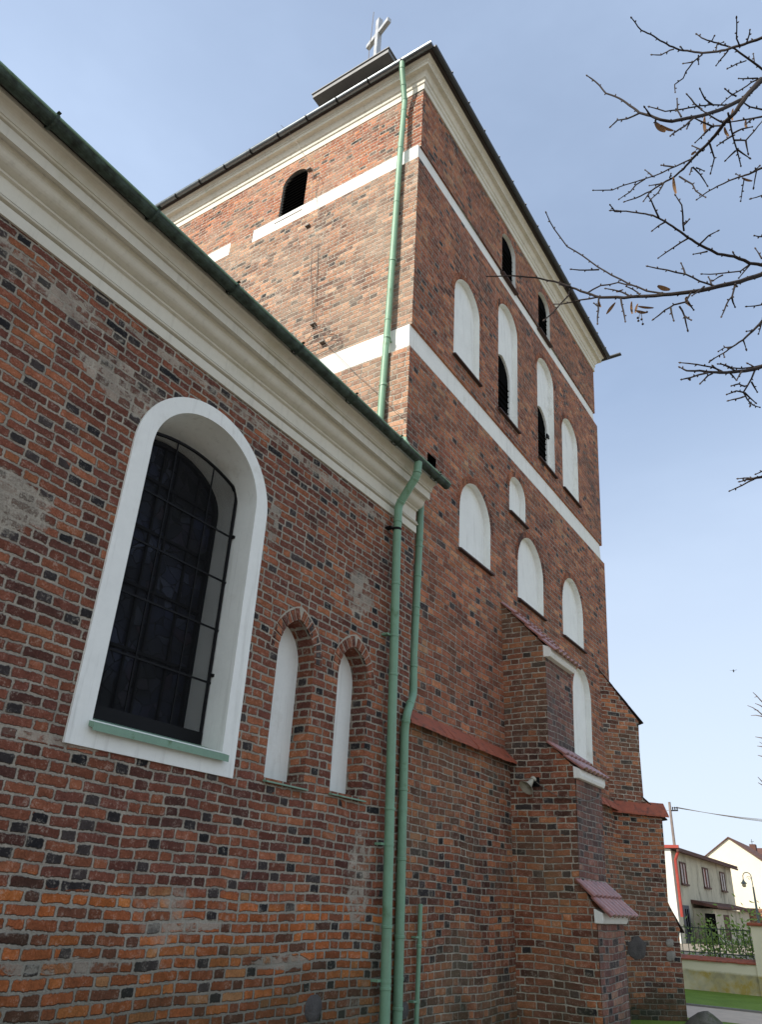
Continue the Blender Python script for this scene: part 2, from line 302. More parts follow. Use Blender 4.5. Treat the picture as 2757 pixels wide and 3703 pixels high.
def glass_mat():
    """leaded stained glass seen unlit from outside: dark panes, lead lines, dim colours"""
    mt, k = new_mat('stained_glass'); P = k.pos()
    Q = k.vm('ADD', P, k.vm('SCALE', k.xyz(k.noise(P, 3.0), 0.5, k.noise(k.vm('ADD', P, (4, 4, 4)), 3.0)), 0.25))
    vo = k.n('ShaderNodeTexVoronoi', feature='DISTANCE_TO_EDGE'); vo.inputs['Scale'].default_value = 7.5; k.put(vo.inputs['Vector'], Q)
    vc = k.n('ShaderNodeTexVoronoi'); vc.inputs['Scale'].default_value = 7.5; k.put(vc.inputs['Vector'], Q)
    rc = k.sep(vc.outputs['Color'])
    zz = k.sep(P)[2]
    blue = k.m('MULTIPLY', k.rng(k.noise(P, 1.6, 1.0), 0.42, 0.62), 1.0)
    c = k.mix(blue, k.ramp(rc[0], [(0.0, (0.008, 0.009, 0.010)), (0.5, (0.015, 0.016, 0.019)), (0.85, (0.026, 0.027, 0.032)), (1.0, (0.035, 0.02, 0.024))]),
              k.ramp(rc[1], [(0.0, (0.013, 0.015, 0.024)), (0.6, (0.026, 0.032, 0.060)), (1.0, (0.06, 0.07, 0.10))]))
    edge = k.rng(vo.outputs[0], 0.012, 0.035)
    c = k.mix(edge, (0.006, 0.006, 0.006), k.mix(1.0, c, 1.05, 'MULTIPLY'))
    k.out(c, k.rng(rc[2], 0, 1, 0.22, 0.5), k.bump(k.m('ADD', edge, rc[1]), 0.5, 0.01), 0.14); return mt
MAT['glass'] = glass_mat()


def mesh_mat():
    """woven wire mesh: thin crossing wires, open between"""
    mt, k = new_mat('wire_mesh'); P = k.sep(k.pos())
    a = k.m('ADD', P[0], P[2]); b = k.m('SUBTRACT', P[0], P[2]); pitch = 0.016
    fa = k.m('ABSOLUTE', k.m('SUBTRACT', k.m('FRACT', k.m('DIVIDE', a, pitch)), 0.5))
    fb = k.m('ABSOLUTE', k.m('SUBTRACT', k.m('FRACT', k.m('DIVIDE', b, pitch)), 0.5))
    wire = k.m('GREATER_THAN', k.m('MAXIMUM', fa, fb), 0.39)
    bs = k.n('ShaderNodeBsdfPrincipled'); bs.inputs['Base Color'].default_value = (0.014, 0.014, 0.015, 1); bs.inputs['Roughness'].default_value = 0.7; bs.inputs['Specular IOR Level'].default_value = 0.05
    tr = k.n('ShaderNodeBsdfTransparent'); mx = k.n('ShaderNodeMixShader'); o = k.n('ShaderNodeOutputMaterial')
    k.nt.links.new(wire, mx.inputs[0]); k.nt.links.new(tr.outputs[0], mx.inputs[1]); k.nt.links.new(bs.outputs[0], mx.inputs[2])
    k.nt.links.new(mx.outputs[0], o.inputs[0]); return mt
MAT['mesh'] = mesh_mat()


def wall_base_mat():
    mt, k = new_mat('stained_render'); P = k.pos()
    n = k.noise(P, 2.0, 4.0, 0.6)
    z = k.m('ADD', k.sep(P)[2], k.m('MULTIPLY', k.m('SUBTRACT', n, 0.5), 0.16))
    band = k.m('MULTIPLY', k.rng(z, 0.50, 0.44), k.rng(k.noise(P, 1.3, 3.0), 0.35, 0.55, 0.35, 1.0))
    c = k.mix(band, (0.74, 0.69, 0.54), k.ramp(k.noise(P, 3.0, 5.0, 0.65), [(0.3, (0.28, 0.26, 0.17)), (0.5, (0.44, 0.38, 0.21)), (0.62, (0.42, 0.31, 0.075)), (0.8, (0.52, 0.47, 0.33))]))
    k.out(c, 0.95, k.bump(n, 0.3, 0.02), 0.2); return mt
MAT['wall_base'] = wall_base_mat()


# ------------------------------------------------------------------ mesh helpers
class MB:
    def __init__(s): s.v = []; s.f = []
    def add(s, pts, faces):
        o = len(s.v); s.v += [Vector(p) for p in pts]; s.f += [tuple(o+i for i in f) for f in faces]
    def quad(s, a, b, c, d): s.add([a, b, c, d], [(0, 1, 2, 3)])
    def box(s, x0, x1, y0, y1, z0, z1):
        s.add([(x0, y0, z0), (x1, y0, z0), (x1, y1, z0), (x0, y1, z0), (x0, y0, z1), (x1, y0, z1), (x1, y1, z1), (x0, y1, z1)],
              [(0, 3, 2, 1), (4, 5, 6, 7), (0, 1, 5, 4), (1, 2, 6, 5), (2, 3, 7, 6), (3, 0, 4, 7)])
    def loft(s, loops, closed=True, caps=False):
        n = len(loops[0]); o = len(s.v)
        for l in loops: s.v += [Vector(p) for p in l]
        for i in range(len(loops)-1):
            for j in range(n if closed else n-1):
                a = o+i*n+j; b = o+i*n+(j+1) % n
                s.f.append((a, b, b+n, a+n))
        if caps:
            s.f.append(tuple(o+j for j in reversed(range(n)))); s.f.append(tuple(o+(len(loops)-1)*n+j for j in range(n)))
    def prism(s, poly, vec):
        vec = Vector(vec); s.loft([poly, [Vector(p)+vec for p in poly]], True, True)
    def holes(s, loops, fn, normal):
        """flat face with holes: loops of (u,v); fn maps to 3-D"""
        l3 = [[Vector((a, b, 0)) for a, b in l] for l in loops]
        flat = [p for l in loops for p in l]
        tris = tessellate_polygon(l3)
        o = len(s.v); s.v += [Vector(fn(a, b)) for a, b in flat]
        nv = Vector(normal)
        for t in tris:
            a, b, c = (s.v[o+i] for i in t)
            nn = (b-a).cross(c-a)
            if nn.length < 1e-10: continue
            s.f.append(tuple(o+i for i in t) if nn.dot(nv) > 0 else tuple(o+i for i in reversed(t)))
    def tube(s, pts, r, n=10, caps=True):
        pts = [Vector(p) for p in pts]; rs = r if hasattr(r, '__len__') else [r]*len(pts)
        loops = []; up = None
        for i, p in enumerate(pts):
            t = (pts[min(i+1, len(pts)-1)] - pts[max(i-1, 0)]).normalized()
            if up is None: up = t.orthogonal().normalized()
            up = (up - t*up.dot(t)).normalized(); sd = t.cross(up)
            loops.append([p + rs[i]*(math.cos(2*math.pi*j/n)*up + math.sin(2*math.pi*j/n)*sd) for j in range(n)])
        s.loft(loops, True, caps)
    def ell(s, c, rx, ry, rz, n=10, m=6, rot=None):
        c = Vector(c); loops = []
        for i in range(1, m):
            a = math.pi*i/m
            l = [Vector((rx*math.sin(a)*math.cos(2*math.pi*j/n), ry*math.sin(a)*math.sin(2*math.pi*j/n), rz*math.cos(a))) for j in range(n)]
            if rot: l = [rot @ p for p in l]
            loops.append([c+p for p in l])
        s.loft(loops, True, True)
    def lathe(s, c, axis, prof, n=16):
        axis = Vector(axis).normalized(); a = axis.orthogonal().normalized(); b = axis.cross(a); c = Vector(c)
        s.loft([[c+axis*h+r*(math.cos(2*math.pi*j/n)*a+math.sin(2*math.pi*j/n)*b) for j in range(n)] for r, h in prof], True, True)
    def build(s, name, mat, parent=None, smooth=False, bevel=0.0):
        me = bpy.data.meshes.new(name)
        off = parent_base(parent)
        me.from_pydata([tuple(p-off) for p in s.v], [], s.f)
        bm = bmesh.new(); bm.from_mesh(me)
        bmesh.ops.remove_doubles(bm, verts=bm.verts, dist=1e-5)
        bmesh.ops.recalc_face_normals(bm, faces=bm.faces)
        bm.to_mesh(me); bm.free()
        if smooth:
            for p in me.polygons: p.use_smooth = True
        me.materials.append(MAT[mat]); me.update()
        o = bpy.data.objects.new(name, me); COL.objects.link(o)
        if parent is not None: o.parent = parent
        if smooth:
            try: me.set_sharp_from_angle(angle=rad(40))
            except Exception: pass
        if bevel:
            b = o.modifiers.new('bevel', 'BEVEL'); b.width = bevel; b.segments = 2; b.limit_method = 'ANGLE'; b.angle_limit = rad(40)
        return o


def parent_base(p):
    v = Vector((0, 0, 0))
    while p is not None: v += p.location; p = p.parent
    return v


def thing(name, label, cat, loc=(0, 0, 0), group=None):
    o = bpy.data.objects.new(name, None); COL.objects.link(o); o.location = loc; o.empty_display_size = 0.3
    return tag(o, label, cat, group)


def tag(o, label=None, cat=None, group=None, kind=None):
    if label: o['label'] = label
    if cat: o['category'] = cat
    if group: o['group'] = group
    if kind: o['kind'] = kind
    return o


def arch_loop(x0, x1, z0, zs, za, n=14, fn=None, rnd=False):
    """closed loop (x,z) of an opening: straight jambs and an arch; anticlockwise from bottom left"""
    a = (x1-x0)/2; r = za-zs; cx = (x0+x1)/2
    pts = [(x0, z0), (x1, z0)]
    k = max(1, int((zs-z0)/0.6))
    pts += [(x1, z0+(zs-z0)*i/k) for i in range(1, k)]
    if rnd:
        pts += [(cx+a*math.cos(math.pi*i/(2*n)), zs+r*math.sin(math.pi*i/(2*n))) for i in range(0, 2*n+1)]
    else:
        c = (r*r-a*a)/(2*a); R = c+a; th = math.atan2(r, c)   # centre at (-c) for right arc
        right = [(cx-c+R*math.cos(th*i/n), zs+R*math.sin(th*i/n)) for i in range(n+1)]
        left = [(2*cx-x, z) for x, z in reversed(right[:-1])]
        pts += right+left
    pts += [(x0, z0+(zs-z0)*i/k) for i in range(k-1, 0, -1)]
    return pts


# ------------------------------------------------------------------ ground
g = MB(); g.quad((-300, -300, 0), (600, -300, 0), (600, 300, 0), (-300, 300, 0))
tag(g.build('ground', 'earth'), kind='structure')
g = MB(); g.quad((20.8, -40, 0.012), (25.4, -40, 0.012), (25.4, 40, 0.012), (20.8, 40, 0.012)); g.quad((7.0, -1.75, 0.008), (18.35, -1.75, 0.008), (18.35, 0.3, 0.008), (7.0, 0.3, 0.008))
tag(g.build('lawn', 'grass'), kind='structure')
g = MB(); g.box(18.35, 20.72, -60, 40, -0.2, 0.012)
tag(g.build('path', 'path'), kind='structure')
g = MB(); g.quad((-60, -16, 0.004), (18.3, -16, 0.004), (18.3, -1.75, 0.004), (-60, -1.75, 0.004))  # unseen gravel sheet, added so the ground bounces neutral light
tag(g.build('bounce_pavement', 'gravel'), kind='structure')
g = MB(); g.box(20.72, 20.80, -60, 40, -0.2, 0.05)
tag(g.build('kerb', 'kerb'), kind='structure')
g = MB(); g.box(25.6, 260, -120, 120, -0.3, 0.45)
tag(g.build('terrain', 'earth'), kind='structure')

# ------------------------------------------------------------------ nave
NAVE_X0, NAVE_X1 = -9.0, 8.28
nave = thing('church_nave', 'long red brick church nave wall with cream cornice and one big arched window', 'church nave', (0, 0, 0))
WIN_IN = arch_loop(3.64, 5.05, 2.90, 5.36, 5.985, 16, rnd=True)
NI = [(5.665, 6.275, 2.775, 4.02, 4.43), (6.72, 7.325, 2.79, 4.05, 4.43)]
NLOOPS = [arch_loop(a, b, c, d, e, 10) for a, b, c, d, e in NI]
mb = MB()
mb.holes([[(NAVE_X0, -0.3), (NAVE_X1, -0.3), (NAVE_X1, 6.47), (NAVE_X0, 6.47)], WIN_IN] + NLOOPS, lambda a, b: (a, 0, b), (0, -1, 0))
for l, d in zip(NLOOPS, (0.235, 0.235)):
    mb.loft([[(a, 0, b) for a, b in l], [(a, d, b) for a, b in l]])
mb.quad((NAVE_X1, 0, -0.3), (NAVE_X1, 0.6, -0.3), (NAVE_X1, 0.6, 6.47), (NAVE_X1, 0, 6.47))
mb.quad((NAVE_X0, 0, -0.3), (NAVE_X0, 10.8, -0.3), (NAVE_X0, 10.8, 6.47), (NAVE_X0, 0, 6.47))
mb.quad((NAVE_X0, 10.8, -0.3), (8.1, 10.8, -0.3), (8.1, 10.8, 6.47), (NAVE_X0, 10.8, 6.47))
mb.build('wall', 'brick_nave', nave)

# cornice: one moulded profile run along the eaves
prof = [(0.0, 6.463), (0.022, 6.463), (0.024, 6.568), (0.004, 6.571), (0.004, 6.584), (0.048, 6.588), (0.053, 6.598), (0.046, 6.608), (0.010, 6.611), (0.010, 6.620), (0.038, 6.624), (0.038, 6.633),
        (0.008, 6.637), (0.008, 6.808), (0.040, 6.813), (0.046, 6.824), (0.040, 6.834), (0.058, 6.838)]
prof += [(0.058+0.09*math.sin(t*math.pi/12), 6.842+0.092*(1-math.cos(t*math.pi/12))) for t in range(1, 7)]
prof += [(0.152, 6.94), (0.160, 6.946), (0.172, 6.962), (0.200, 6.962), (0.204, 6.946), (0.238, 6.946), (0.238, 7.052), (0.226, 7.056), (0.226, 7.063), (0.256, 7.065), (0.262, 7.070), (0.262, 7.080), (0.274, 7.082)]
prof += [(0.274+0.062*(1-math.cos(t*math.pi/10)), 7.084+0.085*math.sin(t*math.pi/10)) for t in range(1, 6)]
prof += [(0.352, 7.175), (0.352, 7.215), (0.0, 7.215)]
mb = MB(); mb.prism([(NAVE_X0, -d, z) for d, z in prof], (NAVE_X1+0.02-NAVE_X0, 0, 0))
mb.build('cornice', 'cream', nave)
# roof
mb = MB()
mb.prism([(NAVE_X0, -0.42, 7.235), (NAVE_X0, 5.4, 12.3), (NAVE_X0, 11.2, 7.235), (NAVE_X0, 11.2, 7.22), (NAVE_X0, -0.42, 7.22)], (8.16-NAVE_X0, 0, 0))
mb.box(8.16, 8.34, -0.42, 0.10, 7.218, 7.30)
mb.build('roof', 'dark_tile', nave)
# gutter (half round) with brackets
GX0, GX1 = NAVE_X0, 8.43


def gutter(mb, p0, p1, out, r=0.072, t=0.006, n=10):
    p0, p1, out = Vector(p0), Vector(p1), Vector(out).normalized(); up = Vector((0, 0, 1))
    sec = [out*(r*math.cos(math.pi+math.pi*i/n)) + up*(r*math.sin(math.pi+math.pi*i/n)) for i in range(n+1)]
    sec2 = [out*((r-t)*math.cos(math.pi+math.pi*i/n)) + up*((r-t)*math.sin(math.pi+math.pi*i/n)) for i in reversed(range(n+1))]
    bead = [out*(r+0.004)+up*0.004, out*(r-0.004)+up*0.012]
    prof_ = sec[:-1] + [sec[-1]] + bead + sec2
    mb.prism([p0+q for q in prof_], p1-p0)
    for e, sgn in ((p0, 1), (p1, -1)):
        mb.add([e+q for q in sec], [tuple(range(n+1))])


mb = MB(); gutter(mb, (GX0, -0.445, 7.255), (GX1, -0.445, 7.195), (0, -1, 0), 0.062)
gut = mb.build('gutter', 'moss_gutter', nave)
mb = MB(); mb.tube([(GX0, -0.507, 7.262), (GX1, -0.507, 7.202)], 0.014, 8); mb.build('gutter_lip', 'copper', gut)
for i in range(16):
    x = 8.1-1.06*i
    if x < NAVE_X0: break
    z = 7.195+0.06*(8.43-x)/17.4
    b = MB(); loop = [(x, -0.445+0.086*math.cos(math.pi+math.pi*j/8), z+0.086*math.sin(math.pi+math.pi*j/8)) for j in range(9)] + [(x, -0.535, z+0.035)]
    for w0 in (0,):
        pts = [Vector(p) for p in loop]
        inner = [Vector((p.x, p.y*0.985-0.0067, p.z*0.9995+0.003)) for p in pts]
        b.loft([[q+Vector((-0.014, 0, 0)) for q in pts], [q+Vector((0.014, 0, 0)) for q in pts]], False)
        b.loft([[q+Vector((-0.014, 0, 0.006)) for q in pts], [q+Vector((0.014, 0, 0.006)) for q in pts]], False)
    b.build('bracket', 'moss_gutter', gut)
# flashing where the roof meets the tower corner
mb = MB()
mb.add([(8.18, 0.50, 8.30), (8.16, 0.12, 8.02), (8.04, 0.18, 7.80), (8.18, 0.6, 7.9), (8.44, -0.02, 7.62), (8.30, -0.20, 7.45), (8.10, -0.20, 7.45), (8.12, 0.3, 7.6), (8.44, 0.16, 7.75), (8.24, 0.16, 8.12)],
       [(0, 1, 2), (0, 2, 3), (1, 4, 5), (1, 5, 2), (2, 5, 6), (1, 9, 8, 4), (0, 9, 1)])
mb.build('flashing', 'copper', nave)
# big window
win = MB(); OUT = arch_loop(3.445, 5.228, 2.70, 5.30, 6.14, 16, rnd=True)
win.holes([OUT, WIN_IN], lambda a, b: (a, -0.022, b), (0, -1, 0))
win.loft([[(a, -0.022, b) for a, b in OUT], [(a, 0.01, b) for a, b in OUT]])
INB = arch_loop(3.60, 5.095, 2.90, 5.38, 5.875, 16, rnd=True)
win.loft([[(a, -0.022, b) for a, b in WIN_IN], [(a, 0.02, b) for a, b in WIN_IN], [(a, 0.64, b) for a, b in INB]])
wf = win.build('window', 'plaster', nave, smooth=True)
tag(wf, 'tall arched church window in a white plaster surround behind a wire grille')
gl = MB(); gl.holes([arch_loop(3.58, 5.12, 2.92, 5.38, 5.90, 16, rnd=True)], lambda a, b: (a, 0.60, b), (0, -1, 0))
gl.build('stained_glass', 'glass', wf)
fr = MB()
lp = arch_loop(3.615, 5.08, 3.10, 5.38, 5.86, 16, rnd=True); li = arch_loop(3.66, 5.035, 3.15, 5.36, 5.815, 16, rnd=True)
fr.holes([lp, li], lambda a, b: (a, 0.555, b), (0, -1, 0)); fr.loft([[(a, 0.555, b) for a, b in li], [(a, 0.60, b) for a, b in li]])
for x in (4.02, 4.26, 4.45, 4.76): fr.box(x-0.011, x+0.011, 0.567, 0.592, 2.95, 5.38+0.46*math.sqrt(max(0, 1-((x-4.347)/0.73)**2)))
for z in (5.40, 4.87, 4.30, 3.70): fr.box(3.62, 5.075, 0.562, 0.590, z-0.014, z+0.014)
fr.build('glazing_bars', 'iron', wf)
gr = MB()
gtop = lambda x: 5.60+0.165*(1-((x-4.345)/0.725)**2)
outer = [(3.625, 2.96), (5.045, 2.96), (5.04, 5.50)] + [(5.04-0.05*(1-math.cos(t*math.pi/8)), 5.50+0.115*math.sin(t*math.pi/8)) for t in range(1, 5)]
outer += [(x, gtop(x)) for x in [4.96-0.1*i for i in range(0, 13)]] + [(3.66, 5.60), (3.625, 5.50)]
gr.tube([(a, 0.28, b) for a, b in outer+outer[:1]], 0.019, 6)
for x in (4.15, 4.66): gr.box(x-0.006, x+0.006, 0.270, 0.282, 3.0, gtop(x))
for z in (5.075, 4.575, 4.07, 3.55): gr.box(3.63, 5.08, 0.268, 0.280, z-0.009, z+0.009)
for z in (5.08, 3.62): gr.box(5.04, 5.10, 0.235, 0.265, z-0.013, z+0.013)
gr.box(3.63, 5.055, 0.262, 0.29, 2.925, 3.085)
grl = gr.build('grille', 'iron', wf)
ms = MB(); ms.holes([outer], lambda a, b: (a, 0.287, b), (0, -1, 0)); ms.build('wire_mesh', 'mesh', grl)
sl_ = MB(); sl_.prism([(3.615, -0.085, 2.815), (3.615, -0.085, 2.872), (3.615, 0.30, 2.985), (3.615, 0.30, 2.95), (3.615, -0.075, 2.835)], (1.44, 0, 0))
sl_.prism([(5.055, -0.085, 2.815), (5.055, -0.085, 2.872), (5.055, -0.024, 2.89), (5.055, -0.024, 2.83)], (0.025, 0, 0))
sl_.build('sill', 'copper', wf)


def arch_ring(x0, x1, zs, za, y, n, t=0.125, fn=None, mat='brick_nave', parent=None, proud=0.010):
    """ring of single bricks round an arch"""
    a = (x1-x0)/2; r = za-zs; cx = (x0+x1)/2
    c = (r*r-a*a)/(2*a); R = c+a; th = math.atan2(r, c)
    mb = MB(); fn = fn or (lambda x, z: x)
    m = max(3, int(th*(R+t/2)/0.078))
    for side in (1, -1):
        for i in range(m):
            a0 = th*(i+0.09)/m; a1 = th*(i+0.91)/m; j = random.uniform(-0.008, 0.006); q = random.uniform(-0.006, 0.004)
            pts = []
            for R_, aa in ((R+0.002, a0), (R+t+j, a0), (R+t+j, a1), (R+0.002, a1)):
                x = cx+side*(-c+R_*math.cos(aa)); z = zs+R_*math.sin(aa); pts.append((fn(x, z), y-proud+q, z))
            if abs(pts[0][2]-pts[2][2])+abs(pts[0][0]-pts[2][0]) > 0.01: mb.prism(pts, (0, 0.03, 0))
    return mb.build('arch_ring', mat, parent, bevel=0.006)


brick('ring_brick', h=3.0, p=0.17, split=0.5, mort=0.0, ramp=RED, dark=0.12, dark2=0.1, smear=0.5, damp=0, seed=11.0)
MAT['ring_brick'] = bpy.data.materials['ring_brick']
MAT['ring_mortar'] = plain('ring_mortar', (0.36, 0.32, 0.26), 0.95, 0.2, var=0.2, scale=9.0, bump=0.4, bdist=0.006)
for i, (a, b, c, d, e) in enumerate(NI):
    nb = MB(); lp = arch_loop(a-0.02, b+0.02, c-0.03, d, e+0.02, 10)
    nb.holes([lp], lambda x, z: (x, 0.225, z), (0, -1, 0))
    nn = nb.build('niche_panel', 'plaster', nave)
    tag(nn, ('white plaster back of the taller arched brick niche next to the window' if i == 0 else 'white plaster back of the arched brick niche next to the drainpipes'))
    o2 = arch_loop(a-0.135, b+0.135, d, d+0.001, e+0.15, 10)
    i2 = arch_loop(a, b, d, d+0.001, e, 10)
    rm = MB(); rm.loft([[(x, -0.0035, z) for x, z in i2[2:]], [(x, -0.0035, z) for x, z in o2[2:]]], False)
    rm.build('arch_bed', 'ring_mortar', nn)
    arch_ring(a, b, d, e, 0, 10, 0.125, None, 'ring_brick', nn, 0.010)
    sb = MB(); sb.prism([(a-0.01, -0.050, c-0.044), (a-0.01, -0.050, c-0.030), (a-0.01, 0.22, c+0.02), (a-0.01, 0.22, c-0.02)], (b-a+0.035, 0, 0))
    sb.build('sill', 'copper', nn)
# boulder set in the wall
st = MB(); st.ell((6.72, 0.0, 0.87), 0.135, 0.03, 0.115, 14, 8); st.build('field_stone', 'stone', nave, smooth=True)


def pipe_part(name, pts, r, parent, collars, mat='green'):
    mb = MB(); P_ = [Vector(p) for p in pts]
    # round the bends a little
    out = [P_[0]]
    for i in range(1, len(P_)-1):
        a, b, c = P_[i-1], P_[i], P_[i+1]; q = min(0.06, (a-b).length*0.35, (c-b).length*0.35)
        p1 = b+(a-b).normalized()*q; p2 = b+(c-b).normalized()*q
        for t in (0, 0.33, 0.66, 1): out.append((1-t)**2*p1+2*t*(1-t)*b+t*t*p2)
    out.append(P_[-1])
    mb.tube(out, r, 16)
    o = mb.build(name, mat, parent, smooth=True)
    for (i, f) in collars:
        a, b = P_[i], P_[i+1]; c = a+(b-a)*f; d = (b-a).normalized()
        cb = MB(); cb.tube([c-d*0.016, c-d*0.012, c+d*0.012, c+d*0.016], [r+0.001, r+0.006, r+0.006, r+0.001], 16)
        cb.build('collar', mat, o, smooth=True)
    return o, P_


dp, _ = pipe_part('downpipe', [(7.60, -0.445, 7.15), (7.60, -0.43, 6.95), (7.655, -0.115, 6.58), (7.66, -0.11, 6.1), (7.725, -0.11, 3.47), (7.79, -0.11, 1.33), (7.81, -0.11, 0.75), (7.82, -0.11, -0.05)],
                  0.056, nave, [(0, 0.8), (1, 0.12), (1, 0.86), (2, 0.5), (3, 0.25), (3, 0.7), (4, 0.35), (4, 0.9), (5, 0.6)])
# clips of that pipe
for z, x in ((6.22, 7.652), (4.75, 7.69), (2.35, 7.757), (1.05, 7.80)):
    cb = MB(); cb.tube([(x, -0.11, z-0.016), (x, -0.11, z+0.016)], 0.061, 16); cb.box(x-0.125, x-0.05, -0.09, 0.01, z-0.012, z+0.012); cb.build('pipe_clip', 'green' if z < 5 else 'iron', dp)

# ------------------------------------------------------------------ tower
ZR, KF = 10.9, 0.016


def TW(x, z): return 8+(x-8)*(1+KF*(z-ZR))


tower = thing('church_tower', 'tall red brick church tower with white bands, blind arched niches and a cream cornice', 'church tower', (13.0, 5.3, 0))
YB = 10.8                                                   # rear (far) face
ST = [  # z0, z1, Y front, x0 east, x0 west
    dict(z0=3.6, z1=9.90, y=0.16, e=8.235, w=18.42),
    dict(z0=10.45, z1=14.68, y=0.20, e=8.335, w=18.39),
    dict(z0=15.18, z1=17.02, y=0.24, e=8.465, w=18.35)]
NICH = [  # stage, x0, x1, z0, spring, apex, depth, ring, inner opening (x0,x1,z0,spring,apex), label
    (1, 9.83, 10.91, 10.91, 12.50, 13.13, 0.12, 1, None, 'pointed white blind niche nearest the sunlit corner, between the two white bands'),
    (1, 11.80, 12.80, 10.90, 13.58, 14.13, 0.12, 1, (11.85, 12.66, 10.95, 12.15, 12.68), 'tall white niche with a black belfry opening, first of the two tall ones'),
    (1, 13.95, 14.99, 10.90, 13.62, 14.16, 0.12, 1, (14.00, 14.84, 10.95, 12.15, 12.68), 'tall white niche with a black belfry opening and a hinge, second of the two tall ones'),
    (1, 15.52, 16.63, 10.89, 12.68, 13.29, 0.12, 1, None, 'pointed white blind niche next to the far edge of the tower, between the two white bands'),
    (2, 12.07, 12.81, 15.15, 16.33, 16.70, 0.10, 0, None, 'small dark arched window under the cornice, directly above the first tall niche'),
    (2, 14.18, 14.94, 15.16, 16.32, 16.70, 0.10, 0, None, 'small dark arched window under the cornice, nearer the far edge of the tower'),
    (0, 10.11, 11.38, 6.99, 7.75, 8.45, 0.12, 1, None, 'wide pointed white blind niche nearest the nave, below the lower white band'),
    (0, 12.26, 13.08, 8.66, 9.18, 9.56, 0.12, 1, None, 'smallest white blind niche with round arch, close under the lower white band'),
    (0, 12.66, 14.02, 6.94, 7.70, 8.44, 0.12, 1, None, 'pointed white blind niche just above the tiled top of the buttress'),
    (0, 15.17, 16.54, 6.93, 7.73, 8.46, 0.12, 1, None, 'pointed white blind niche by the far edge, below the lower white band'),
    (0, 15.70, 16.92, 4.47, 5.82, 6.45, 0.12, 0, None, 'lowest and tallest white blind niche, half hidden by the buttress')]
HOLE = [(8.93, 8.0), (9.22, 8.0), (9.22, 8.21), (8.93, 8.21)]
EWIN = arch_loop(3.22, 3.94, 15.06, 16.25, 16.60, 12, rnd=True)     # east face window: (y,z)
RINGT = brick('ring_tower', h=3.0, p=0.17, split=0.5, mort=0.0, ramp=TOW, dark=0.1, dark2=0.1, smear=0.4, damp=0, seed=13.0); MAT['ring_tower'] = RINGT

wall = MB(); east = MB()
for si, s in enumerate(ST):
    y = s['y']; zs_ = [s['z0']+(s['z1']-s['z0'])*i/4 for i in range(5)]
    holes = [arch_loop(n[1], n[2], n[3], n[4], n[5], 10) for n in NICH if n[0] == si]
    if si == 0: holes.append(HOLE)
    outer = [(s['e'], s['z0']), (s['w'], s['z0']), (s['w'], s['z1']), (s['e'], s['z1'])]
    wall.holes([outer]+holes, lambda a, b: (TW(a, b), y, b), (0, -1, 0))
    
    wall.loft([[(TW(s['w'], z), y, z) for z in zs_], [(TW(s['w'], z), YB, z) for z in zs_]], False)
    wall.loft([[(TW(s['e'], z), YB, z) for z in zs_], [(TW(s['w'], z), YB, z) for z in zs_]], False)
    e_outer = [(y, s['z0']), (YB, s['z0']), (YB, s['z1']), (y, s['z1'])]
    east.holes([e_outer]+([EWIN] if si == 2 else []), lambda a, b: (TW(s['e'], b), a, b), (-1, 0, 0))
    for zc in (s['z0'], s['z1']):                            # ledges
        wall.quad((TW(s['e'], zc), y, zc), (TW(s['w'], zc), y, zc), (TW(s['w'], zc), YB, zc), (TW(s['e'], zc), YB, zc))
# blocks of brick that interrupt the upper band on the east face
wall.build('wall', 'brick_tower', tower)
x15 = TW(8.40, 15.0)
east.box(x15-0.002, x15+0.5, 4.61, 5.29, 14.68, 15.18)
east.build('east_wall', 'brick_east', tower)
hq = MB(); hq.loft([[(TW(a, b), 0.161, b) for a, b in HOLE], [(TW(a, b), 0.45, b) for a, b in HOLE]]); hq.add([(TW(a, b), 0.45, b) for a, b in HOLE], [(0, 1, 2, 3)]); hq.build('putlog_hole', 'void', tower)  # hole lined in near-black, its inner shade is in the colour
# recessed plaster bands
bb = MB(); bb.box(TW(8.235, 10.2)+0.085, TW(18.40, 10.2)-0.07, 0.16+0.075, YB-0.1, 9.90, 10.45)
bb.build('plaster_band', 'plaster_band', tower)
bb = MB(); bb.box(TW(8.335, 14.9)+0.085, TW(18.37, 14.9)-0.07, 0.20+0.075, YB-0.1, 14.68, 15.18)
bb.build('plaster_band', 'plaster_band', tower)
# plinth
pl = MB(); pl.box(8.27, 17.2, 0.09, YB+0.1, -0.3, 3.95); pl.build('plinth', 'brick_low', tower)
